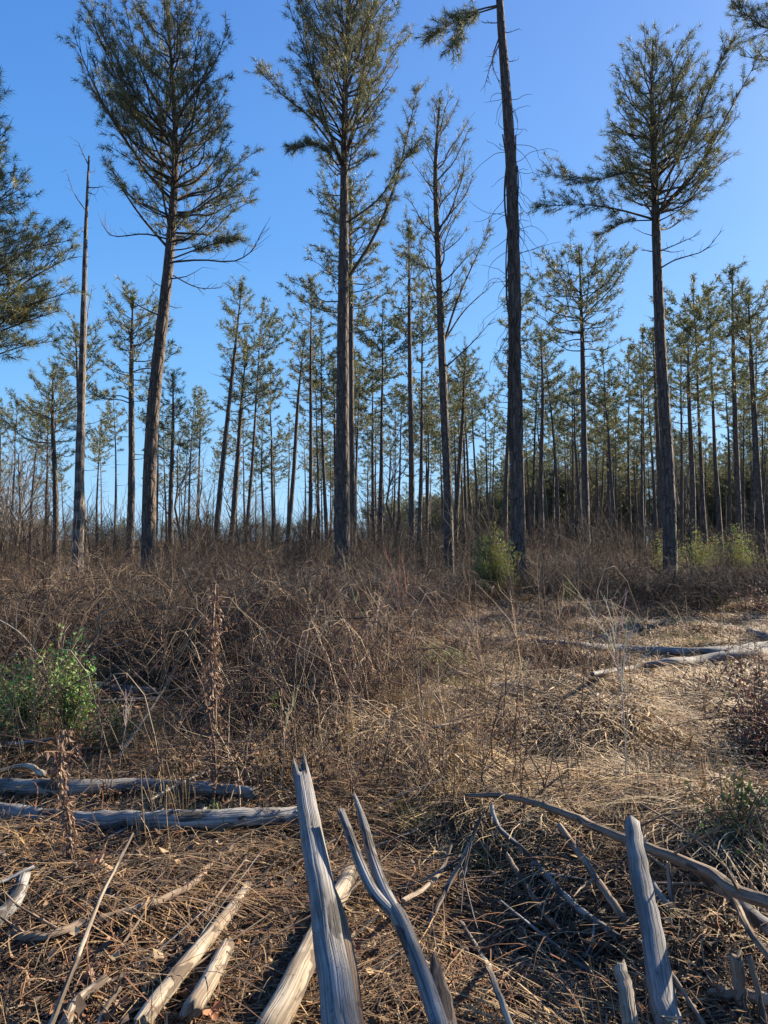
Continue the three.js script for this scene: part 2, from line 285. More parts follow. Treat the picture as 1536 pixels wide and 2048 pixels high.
heroPine({ label: 'slender pine right of the centre pine with wispy upswept bare twigs', d: 20, mat: M.bark,
  course: [[899, 1130, 21], [896, 1000, 18], [886, 760, 16], [877, 520, 13], [871, 340, 9], [880, 195, 3]],
  env: [[190, 860, 915], [240, 828, 930], [330, 815, 940], [430, 812, 945], [520, 812, 960], [600, 830, 960]], limbs: 40, asc: [.9, 1.8], dead: 10,
  extra: [[.25, .5, [884, 700], [915, 600], [950, 520], [975, 465]], [0, .7, [880, 690], [930, 620], [985, 570]], [0, .2, [886, 740], [940, 690], [985, 640]], [.5, .3, [876, 540], [840, 530], [815, 510]]], more: { sag: .06, gap: .5, needles: 14 } });
heroPine({ label: 'dark bare trunk wrapped in dead vines, right of centre, top out of frame', d: 16.5, mat: M.bark,
  course: [[1038, 1205, 31], [1034, 1000, 26], [1030, 760, 25], [1028, 560, 25], [1022, 330, 22], [1010, 150, 19], [999, 0, 15], [990, -160, 9], [985, -300, 4]],
  env: [[-300, 930, 1040], [-200, 880, 1090], [-110, 870, 1110], [-60, 880, 1090]], limbs: 22, asc: [.2, 1.2], dead: 6,
  extra: [[1, .4, [997, 10], [950, 22], [900, 50], [862, 75]], [.6, -.2, [996, 12], [930, 40], [905, 90]], [0, .2, [1003, 60], [985, 125], [1000, 170]], [0, .3, [1004, 45], [985, 46], [968, 45]], [0, .3, [1000, 75], [985, 120], [970, 170]]], more: { dead0: 9, deadLen: .5 } });
heroPine({ label: 'tall pine on the right with a wide flat-sided crown fanning rightward', d: 19, mat: M.bark,
  course: [[1340, 1120, 27], [1336, 950, 25], [1326, 780, 23], [1317, 600, 20], [1312, 450, 17], [1307, 300, 12], [1304, 180, 7], [1306, 80, 3]],
  env: [[80, 1275, 1345], [110, 1240, 1505], [170, 1220, 1525], [240, 1190, 1535], [310, 1190, 1500], [360, 1150, 1450], [410, 1200, 1410]], limbs: 76, asc: [.35, 1.4], dead: 4,
  extra: [[1.2, .5, [1308, 362], [1260, 345], [1190, 360], [1112, 350]], [1.2, -.6, [1310, 440], [1240, 420], [1180, 410], [1095, 412]], [.5, .4, [1310, 440], [1250, 445], [1200, 470]], [0, .4, [1314, 505], [1350, 490], [1395, 470]], [0, -.5, [1316, 540], [1350, 520], [1410, 500], [1440, 465]], [0, .3, [1312, 505], [1285, 500]], [1, .5, [1312, 430], [1400, 330], [1460, 220], [1520, 110]], [1, -.7, [1310, 400], [1380, 270], [1430, 150], [1460, 90]]], more: { dead0: 6, gap: .1 } });
heroPine({ label: 'pine at the left edge, only the right half of its olive crown in view', d: 14, mat: M.barkRed,
  course: [[-170, 1180, 34], [-165, 800, 28], [-155, 450, 20], [-140, 200, 10], [-125, 60, 3]],
  env: [[60, -150, -80], [160, -240, 25], [250, -300, 35], [330, -320, 80], [430, -330, 98], [520, -330, 85], [580, -320, 108], [640, -300, 80], [690, -250, 20]], limbs: 170, asc: [.1, 1.0], dead: 5, extra: [[1, .3, [-155, 560], [-60, 600], [30, 640], [75, 610]], [0, .3, [-155, 640], [-60, 690], [20, 660]]], more: { lobe: .85, needles: 26 } });
heroPine({ label: 'pine at the top right corner, only branch tips in view', d: 15, mat: M.bark,
  course: [[1760, 1190, 34], [1745, 700, 26], [1730, 200, 18], [1720, -100, 12], [1715, -350, 3]],
  env: [[-350, 1690, 1750], [-200, 1590, 1850], [-80, 1520, 1930], [20, 1462, 1960], [70, 1480, 1960]], limbs: 44, asc: [.2, 1.1], dead: 4, extra: [[1, .2, [1728, 110], [1600, 70], [1530, 55], [1480, 20]]] });

// ---- pines of the middle distance that can be told apart
const MID = { needles: 14, nlen: .23, nwid: .024, tuftStep: .14, twigStep: .2, gap: .1, bareIn: .42 };
function midPine(label, d, x0, x1, yTop, yCrown, w, hl, hr, limbs = 30, more = {}) {
  const bx = P(x0, 1080, d), y0 = 1080 + EYE / d * FPX;
  heroPine({ label, d, mat: pick([M.bark, M.barkRed, M.barkGrey]), course: [[x0, y0, w], [lerp(x0, x1, .35) + rr(-3, 3), lerp(y0, yTop, .35), w * .85], [lerp(x0, x1, .7) + rr(-3, 3), lerp(y0, yTop, .7), w * .6], [x1, yTop + 14, w * .1]],
    env: [[yTop, x1 - hl * .5, x1 + hr * .5], [lerp(yTop, yCrown, .2), x1 - hl * .9, x1 + hr * .8], [lerp(yTop, yCrown, .5), x1 - hl * .95, x1 + hr], [lerp(yTop, yCrown, .75), x1 - hl, x1 + hr * .9], [yCrown, lerp(x0, x1, .7) - hl * .8, lerp(x0, x1, .7) + hr * .75]],
    limbs, asc: [.2, 1.0], dead: 7, more: { ...MID, dead0: 4, deadLen: 1.2, ...more } });
}
R = rng(202);
midPine('pine with a wide layered crown at the far left, beside the snag', 33, 110, 106, 722, 900, 13, 88, 75, 30);
midPine('pine whose dark crown shows behind the leafless snag', 31, 172, 150, 632, 800, 12, 60, 75, 28);
midPine('bushy pine between the snag and the thick-trunked pine', 29, 258, 266, 568, 800, 16, 90, 80, 36);
midPine('pine with dead lower limbs just right of the thick-trunked pine', 37, 342, 346, 735, 900, 11, 55, 55, 24);
midPine('tall narrow pine leaning right, left of the centre pine', 33, 424, 484, 552, 720, 12, 42, 38, 26);
midPine('pine with a heavy dark crown beside the narrow leaning one', 35, 455, 492, 690, 830, 12, 70, 75, 30);
midPine('leaning pine with forked-looking stem nearest left of the centre pine', 37, 568, 610, 650, 800, 10, 48, 45, 24);
midPine('very thin pale-stemmed pine just left of the centre trunk', 33, 619, 623, 545, 720, 9, 45, 40, 22, { gap: .3 });
midPine('full-crowned pine standing directly behind the centre trunk', 26, 708, 700, 348, 650, 16, 118, 92, 46);
midPine('tall pine with a small tufted top between centre and slender pines', 29, 824, 818, 430, 640, 13, 45, 50, 28);
midPine('pine with an open umbrella crown between vine trunk and right pine', 29, 1176, 1158, 480, 690, 15, 95, 135, 38);
midPine('pine behind the right pine with crown reaching left of it', 38, 1330, 1306, 645, 780, 11, 65, 55, 28);
midPine('pine with shaggy flat branches right of the right pine', 35, 1386, 1376, 640, 880, 12, 75, 60, 36);
midPine('tall pine with a small separate top near the right edge', 31, 1482, 1464, 523, 800, 13, 45, 55, 30);
midPine('shaggy pine cut by the right edge', 29, 1529, 1496, 568, 820, 15, 60, 70, 38);
midPine('pine with a rounded crown right of the vine-wrapped trunk', 39, 1086, 1082, 650, 800, 11, 50, 48, 28);
midPine('pine showing close on the left of the vine-wrapped trunk', 41, 1010, 1018, 690, 840, 10, 45, 40, 24);
midPine('pine with a loose crown behind the slender wispy pine', 41, 908, 930, 690, 830, 11, 60, 55, 28);

// ---- the dead snag on the left
R = rng(303);
{
  const d = 18, foot = P(155, 1140, d), base = onGround(foot.x, foot.z), g = thing('dead_tree', 'bare leafless snag with a broken top on the left', 'dead tree', base);
  const pts = curve([V(0, -.2, 0), ...[[158, 1000], [163, 800], [168, 600], [172, 450], [178, 312]].map(([x, y]) => P(x, y, d).sub(base))], 26), b = new B();
  b.tube(pts, pts.map((_, i) => lerp(.15, .02, Math.pow(i / 26, .9))), 12, { rough: .12, seed: 5 }); part('trunk', b.geo(true), M.snag, g);
  for (const [dz, ...pp] of [[.3, [175, 425], [150, 390], [132, 340]], [.1, [177, 330], [165, 305], [157, 285]], [.2, [176, 345], [190, 342]], [-.2, [176, 375], [195, 375], [207, 372]], [.1, [172, 470], [160, 455]], [.2, [176, 385], [190, 390]], [.2, [165, 690], [180, 600], [185, 570]]]) {
    const q = pp.map(([x, y], i) => P(x, y, d + dz * i).sub(base)), c = curve(q, 5), t = new B(); t.tube(c, c.map((_, i) => lerp(.016, .005, i / 5)), 5);
    for (let k = 0; k < 4; k++) { const e = c[2 + k % 4]; t.stick(e, e.clone().add(randDir().multiplyScalar(rr(.1, .3))), .005, .002); } part('limb', t.geo(), M.snag, g);
  }
}

// ---- vines on the dark trunk
R = rng(313);
{
  const d = 16.4, base = P(1030, 700, d), g = thing('dead_vine', 'tangle of dead leafless vine stems clinging to the dark trunk', 'vine', base), ctr = (y) => y < 330 ? lerp(1000, 1022, y / 330) : lerp(1022, 1036, (y - 330) / 800);
  for (let k = 0; k < 6; k++) { const b = new B(), pts = []; const y0 = rr(700, 1150), y1 = rr(120, 400); for (let i = 0; i <= 16; i++) { const y = lerp(y0, y1, i / 16), a = k + i * .5 * (k % 2 ? 1 : -1); pts.push(P(ctr(y) + Math.cos(a) * 14, y, d + .1 + Math.sin(a) * .17).sub(base)); } b.tube(curve(pts, 50), Array(51).fill(rr(.012, .022)), 5); part('vine_stem', b.geo(), M.limb, g); }
  for (let k = 0; k < 90; k++) {
    const y = k < 64 ? rr(180, 720) : rr(720, 1150), s = R() < .45 ? -1 : 1, b = new B(), l = rr(.3, k < 64 ? 1.25 : .5), a = P(ctr(y) + s * 8, y, d).sub(base), out = V(s * rr(.5, 1), rr(-.6, .5), rr(-.5, .6)).normalize(), pts = [a];
    const q = a.clone(); let w = out.clone(); for (let i = 0; i < 5; i++) { w.add(V(rr(-.45, .45), rr(-.75, .35), rr(-.4, .4))).normalize(); q.addScaledVector(w, l / 5); pts.push(q.clone()); }
    const c = curve(pts, 12); b.tube(c, c.map((_, i) => lerp(.008, .0035, i / 12)), 3); part('tendril', b.geo(), M.limb, g);
  }
}

// ---- the stand behind: prototypes, then one copy per tree
R = rng(404);
const LO = { lo: true, needles: 10, nlen: .3, nwid: .05, tuftStep: .17, twigStep: .24, gap: .08, bareIn: .42 };
function standPine(h, cr, wid, limbs) {
  const g = new THREE.Group(), lean = rr(-.5, .5), tr = []; for (let i = 0; i <= 8; i++) { const t = i / 8; tr.push({ p: V(lean * t * t + Math.sin(t * 5 + lean * 9) * .1, t * h - (i ? 0 : .3), rr(-.05, .05)), r: lerp(.17, .012, Math.pow(t, .9)) }); }
  const y0 = h * (1 - cr), ph = rr(0, 9);
  buildPine(g, { ...LO, trunk: tr, y0, y1: h, limbs, asc: [.15, .9], dead: 9, dead0: h * .35, deadLen: 1.5, env: (y) => { const t = (y - y0) / (h - y0), w = wid * (.35 + .65 * Math.sin(Math.PI * clamp(.15 + .75 * (1 - t)))) * (.8 + .35 * Math.sin(t * 9 + ph)); return [w, w * (.8 + .3 * Math.sin(t * 7 + ph * 2)), w]; } }, pick([M.bark, M.barkRed, M.barkGrey]));
  return g;
}
const protos = [standPine(15.5, .36, 2.1, 27), standPine(16.5, .42, 2.4, 32), standPine(14.5, .3, 2.0, 24), standPine(17, .36, 1.9, 27), standPine(13.5, .42, 2.2, 28), standPine(15, .46, 1.8, 30), standPine(16, .28, 2.5, 26), standPine(15.2, .33, 2.2, 25)];
function barest(h, n) {                                    // a leafless hardwood
  const g = new THREE.Group(), t = new B(), b = new B(), grow = (a, dir, len, r, k, B_) => {
    const pts = [a]; const d = dir.clone(), q = a.clone(); for (let i = 0; i < 3; i++) { d.addScaledVector(randDir(), .16).add(V(0, .05, 0)).normalize(); q.addScaledVector(d, len / 3); pts.push(q.clone()); }
    B_.tube(pts, [r, r * .85, r * .7, r * .55], k > 2 ? 6 : 3); if (k) for (let i = 0; i < (k > 2 ? n : 3); i++) { const p = pts[1 + i % 3]; grow(p.clone(), d.clone().addScaledVector(perp(d), rr(.5, 1.1)).add(V(0, .15, 0)).normalize(), len * rr(.5, .75), Math.max(.008, r * .5), k - 1, b); }
    return q;
  };
  const top = grow(V(0, -.2, 0), V(rr(-.1, .1), 1, 0).normalize(), h * .42, h * .012, 4, t);
  grow(top, V(0, 1, 0), h * .35, h * .007, 3, b);
  part('trunk', t.geo(), M.barkGrey, g); part('limb', b.geo(), M.snag, g).userData.label = 'fine bare branching'; return g;
}
const bares = [barest(9, 4), barest(7, 5), barest(11, 4)];
function standAt(proto, name, x, z, sc, label, cat, group) { const o = proto.clone(); o.name = numbered(name); o.position.copy(onGround(x, z)); o.rotation.set(rr(-.045, .045), rr(0, 6.283), rr(-.045, .045), 'ZXY'); sc *= rr(.88, 1.1); o.scale.set(sc * rr(.8, 1.2), sc, sc * rr(.8, 1.2)); o.userData = { label, category: cat, group }; scene.add(o); return o; }
R = rng(505);
{
  const marks = [[-1e9, 'the left edge'], [60, 'the left edge'], [158, 'the leafless snag'], [300, 'the thick-trunked pine'], [455, 'the heavy-crowned pine'], [686, 'the centre pine'], [895, 'the slender wispy pine'], [1034, 'the vine-wrapped trunk'], [1172, 'the umbrella-crowned pine'], [1336, 'the tall right pine'], [1500, 'the right edge'], [1e9, 'the right edge']];
  const who = (x, d) => { const px = CX + x / d * FPX; let k = 0; while (px > marks[k + 1][0]) k++; const a = marks[k][1], b = marks[k + 1][1], row = d < 60 ? 'slim near stand pine' : d < 90 ? 'thin deeper stand pine' : 'distant stand pine'; const l = row + (a === b ? ' by ' + a : ' between ' + a + ' and ' + b); return [l, 'pine', l.replace('stand pine', 'stand pines')]; };
  const taken = [], place = (px, d, sc) => { const x = (px - CX) / FPX * d; taken.push([x, -d]); standAt(pick(protos), 'pine_tree', x, -d, sc, ...who(x, d)); };
    for (const [x, d, s] of [[375, 58, .8], [392, 62, .85], [490, 42, .86], [545, 47, .86], [528, 60, .9], [655, 42, 1], [762, 44, .98], [748, 60, 1], [838, 46, .98], [795, 55, .9], [960, 50, 1], [978, 64, 1], [1047, 43, .98], [1062, 58, 1], [1118, 48, .95], [1232, 50, .92], [1262, 64, 1], [1290, 52, .9], [1222, 70, 1], [1412, 37, .9], [1440, 48, 1], [1360, 55, 1], [1500, 52, 1.05], [1462, 60, 1.05], [60, 55, .8], [92, 60, .85], [195, 56, .8], [232, 50, .75], [20, 45, .7], [855, 62, 1], [930, 66, 1.05]]) place(x, d, s);
  let n = 0; for (let k = 0; k < 4000 && n < 190; k++) {
    const d = lerp(48, 125, Math.pow(R(), .8)), u = rr(-.62, .68), x = u * d; if (R() > lerp(.35, 1, smooth(-.35, .05, u))) continue;
    if (taken.some(([a, c]) => (a - x) ** 2 + (c + d) ** 2 < 6.5)) continue; taken.push([x, -d]); n++;
    standAt(pick(protos), 'pine_tree', x, -d, rr(.82, 1.12) * lerp(.85, 1.05, smooth(-.4, .2, u)), ...who(x, d));
  }
  const LH = 'leafless grey hardwood among the far pine trunks', GH = 'bare hardwoods behind the pines';
  for (let k = 0; k < 46; k++) { const d = rr(38, 110), u = rr(-.6, .6); if (u > .1 && R() < .5) continue; standAt(pick(bares), 'bare_tree', u * d, -d, rr(.6, 1.25), LH, 'bare tree', GH); }
  standAt(bares[1], 'bare_tree', (16 - CX) / FPX * 26, -26, 1.0, 'forked leafless tree at the left edge above green brush', 'bare tree');
  // pines to the right outside the frame, whose long shadows cross the clearing
  for (const [x, z, s] of [[17.6, -17.8, 1], [16.7, -19.3, 1.05], [15.7, -20.9, 1], [16.2, -22.3, 1], [20.4, -15, 1], [22.5, -24.5, 1]]) standAt(protos[pick([2, 6])], 'pine_tree', x, z, s, 'pine beyond the right edge of the frame, casting a long shadow', 'pine', 'pines beyond the right edge');
}
{ // the closed wood beyond the stand, which reads as one mass
  R = rng(606);
  const put = (name, src, list, kind) => src.children.forEach((c) => { const im = new THREE.InstancedMesh(c.geometry, c.material, list.length); list.forEach((m, i) => im.setMatrixAt(i, m)); im.name = numbered(name); im.userData = { kind: 'stuff', label: 'dark far wood closing the view behind the pine stand', category: 'woodland' }; shade(im); scene.add(im); });
  const dense = standPine(12.5, .88, 2.3, 64), dense2 = standPine(10.5, .9, 2.6, 60), lists = [[], [], [], []], q = new THREE.Quaternion();
  for (let k = 0; k < 900; k++) {
    const right = R() < .72, u = right ? rr(-.02, .8) : rr(-.75, .05), d = right ? lerp(100, 165, R()) + smooth(.25, -.02, u) * 90 : rr(260, 420), s = right ? rr(.75, 1.15) : rr(.55, .95), x = u * d;
    q.setFromAxisAngle(V(0, 1, 0), rr(0, 6.28)); lists[Math.floor(R() * 4)].push(new THREE.Matrix4().compose(onGround(x, -d, 0), q, V(s * 1.4, s, s * 1.4)));
  }
  [dense, dense2, protos[5], bares[0]].forEach((p, i) => put('far_wood', p, lists[i]));
}

const clearings = [];
// ------------------------------------------------------------------ fallen wood, stubs and sticks
B.prototype.rod = function (pts, rads, rs, seed, o = {}) {        // weathered wood: fluted section, jagged or worn ends
  const s0 = this.p.length / 3, n = pts.length; this.tube(pts, rads, rs, { rough: o.rough ?? .11, seed, freq: o.freq ?? 2.2, cap: true });
  const T = V().subVectors(pts[n - 1], pts[n - 2]).normalize(), T0 = V().subVectors(pts[0], pts[1]).normalize();
  const push = (ring, t, j, r) => { for (let k = 0; k <= rs; k++) { const i = (s0 + ring * (rs + 1) + k) * 3, q = k % rs; const a = j * (Math.pow(hash(q, seed, 5), 2.2) * 1.6 - .25 + .35 * Math.sin(q / rs * 6.283 + seed)) * r; this.p[i] += t.x * a; this.p[i + 1] += t.y * a; this.p[i + 2] += t.z * a; } };
  push(n - 1, T, o.jag1 ?? .8, rads[n - 1]); push(0, T0, o.jag0 ?? .8, rads[0]);
  return this;
};
let woodSeed = 1;
function wood(name, label, cat, m, pts, rads, o = {}) {           // pts, rads in world metres; first point = base
  const base = pts[0].clone(), n = o.n ?? Math.max(6, pts.length * 4), c = curve(pts.map((p) => p.clone().sub(base)), n), b = new B();
  const rs = c.map((_, i) => { const t = i / n * (rads.length - 1), k = Math.min(rads.length - 2, Math.floor(t)); return lerp(rads[k], rads[k + 1], t - k); });
  for (let i = 1; i < n; i++) if (o.wob !== 0) c[i].addScaledVector(randDir(), rs[i] * (o.wob ?? (rs[i] > .02 ? .09 : .2)));
  b.rod(c, rs, o.rs ?? (rads[0] > .02 ? 18 : 8), woodSeed++, o);
  for (let i = 0; i <= n; i++) if (rs[i] > .01) { const X = c[i].x + base.x, Z = c[i].z + base.z; clearings.push([X, Z, rs[i] + .2]); if (Z < -6 && rs[i] > .02) clearings.push([X * (1 + .4 / Z), Z + .4, .3], [X * (1 + .8 / Z), Z + .8, .3]); }
  const g = o.parent ?? (o.twigs || o.knots ? thing(name, label, cat, base, o.group) : null);
  if (!g) return single(name, b.geo(true), m, label, cat, o.group, base);
  part(o.partName ?? 'stem', b.geo(true), m, g);
  for (let k = 0; k < (o.twigs ?? 0); k++) { const t = new B(), i = Math.floor(rr(.2, .95) * n), d = V().subVectors(c[i], c[i - 1]).normalize().addScaledVector(perp(V().subVectors(c[i], c[i - 1]).normalize()), rr(.5, 1.1)).normalize(), l = rr(.08, .3) * (o.twigLen ?? 1); const q = c[i].clone(), e = q.clone().addScaledVector(d, l), f = e.clone().addScaledVector(d.addScaledVector(randDir(), .4), l * .6); t.tube([q, e, f], [Math.min(rs[i] * .5, .006), .0035, .0015], 5); part('twig', t.geo(), m, g); }
  for (let k = 0; k < (o.knots ?? 0); k++) { const t = new B(), i = Math.floor(rr(.15, .9) * n), tt = V().subVectors(c[i], c[i - 1]).normalize(), d = perp(tt).addScaledVector(tt, .7).normalize(); if (d.y < 0) d.y *= -1; const e = c[i].clone().addScaledVector(d, rs[i] * rr(1.5, 2.2)); t.rod([c[i].clone(), c[i].clone().lerp(e, .5), e], [rs[i] * .5, rs[i] * .36, rs[i] * .3], 9, woodSeed++); part('branch_stub', t.geo(true), m, g); }
  return g;
}
// pp: [px, py] along the piece as photographed; lift: height of its middle line over the ground (one number or one per end)
function fallen(name, label, cat, m, w0, w1, lift, pp, o = {}) {
  const n = pp.length - 1, L = (i) => Array.isArray(lift) ? lerp(lift[0], lift[1], i / n) : lift;
  const up = pp[0][1] > 1450 ? .055 : .02, pts = pp.map(([x, y], i) => G(x, y, L(i) + up)), rads = pp.map((_, i) => lerp(w0, w1, i / n) * -pts[i].z / FPX / 2);
  return wood(name, label, cat, m, pts, rads, o);
}
R = rng(909);
// the three upright stubs that lean over the debris in front
{
  let pts = [P(712, 2230, 1.62), P(682, 2050, 1.85), P(655, 1860, 2.15), P(625, 1680, 2.48), P(601, 1545, 2.75)];
  const g = thing('broken_post', 'thick grey weathered pole with a splintered top leaning up in the foreground', 'dead wood', pts[0]);
  wood('', '', '', M.grey, pts, [.047, .046, .042, .037, .030], { parent: g, partName: 'shaft', rs: 26, jag1: 2.4, n: 26, rough: .13, wob: .06 });
  for (let k = 0; k < 6; k++) { const b = new B(), e = pts[4].clone().sub(pts[0]), a = k * 1.05, s = V(Math.cos(a) * .022, 0, Math.sin(a) * .022), d = V().subVectors(pts[4], pts[3]).normalize(), l = rr(.03, .075); b.tube([e.clone().add(s).addScaledVector(d, -.05), e.clone().add(s), e.clone().addScaledVector(s, .9).addScaledVector(d, l)], [.009, .008, .001], 5); part('splinter', b.geo(), M.grey, g); }
  pts = [P(716, 2200, 1.68), P(697, 2040, 1.9), P(688, 1930, 2.05), P(668, 1815, 2.24), P(650, 1760, 2.34)].map((p) => p.add(V(.012, -.02, -.03)));
  const b = new B(), c = curve(pts.map((p) => p.clone().sub(V().copy(g.position))), 16); b.rod(c, c.map((_, i) => lerp(.028, .008, Math.pow(i / 16, 1.6))), 14, 77, { jag1: 1.5 }); part('split_slab', b.geo(true), M.brown, g);
}
{
  const pts = [P(905, 2160, 1.72), P(872, 2030, 1.9), P(830, 1910, 2.08), P(798, 1835, 2.2)], g = thing('forked_branch', 'grey forked branch with two prongs pointing up beside the thick pole', 'dead wood', pts[0]), sub = (a) => a.map((p) => p.clone().sub(g.position));
  const mk = (nm, a, r, o) => { const b = new B(), c = curve(sub(a), 18); b.rod(c, c.map((_, i) => { const t = i / 18 * (r.length - 1), k = Math.min(r.length - 2, Math.floor(t)); return lerp(r[k], r[k + 1], t - k); }), 16, woodSeed++, { rough: .14, ...o }); part(nm, b.geo(true), M.grey, g); };
  mk('stem', [...pts, P(785, 1812, 2.24)], [.025, .024, .023, .025, .018]);
  mk('prong', [P(800, 1838, 2.2), P(772, 1790, 2.27), P(744, 1715, 2.4), P(728, 1650, 2.52), P(710, 1592, 2.62)], [.018, .019, .017, .015, .006], { jag1: 3 });
  mk('prong', [P(792, 1832, 2.21), P(752, 1790, 2.25), P(724, 1735, 2.33), P(700, 1670, 2.44), P(682, 1622, 2.53)], [.014, .016, .016, .015, .012], { jag1: 1 });
}
wood('broken_stub', 'grey upright broken stub in front of the long fallen branch on the right', 'dead wood', M.grey, [P(1345, 2090, 2.12), P(1322, 1985, 2.25), P(1300, 1850, 2.45), P(1277, 1735, 2.65), P(1264, 1645, 2.82)], [.04, .038, .034, .033, .027], { rs: 20, jag1: .3, n: 22, knots: 1, partName: 'shaft', wob: .1 });
wood('broken_stub', 'short pale stub sticking out of the litter left of the upright stub', 'dead wood', M.pale, [P(1262, 2060, 2.1), P(1252, 1985, 2.18), P(1240, 1932, 2.26)], [.022, .021, .018], { jag1: 1.6 });
wood('split_wedge', 'brown split wedge of wood right behind the forked branch foot', 'dead wood', M.brown, [P(895, 2140, 1.85), P(884, 2020, 2.0), P(872, 1960, 2.08), P(868, 1908, 2.16)], [.036, .034, .025, .006], { jag1: 2, rs: 14 });
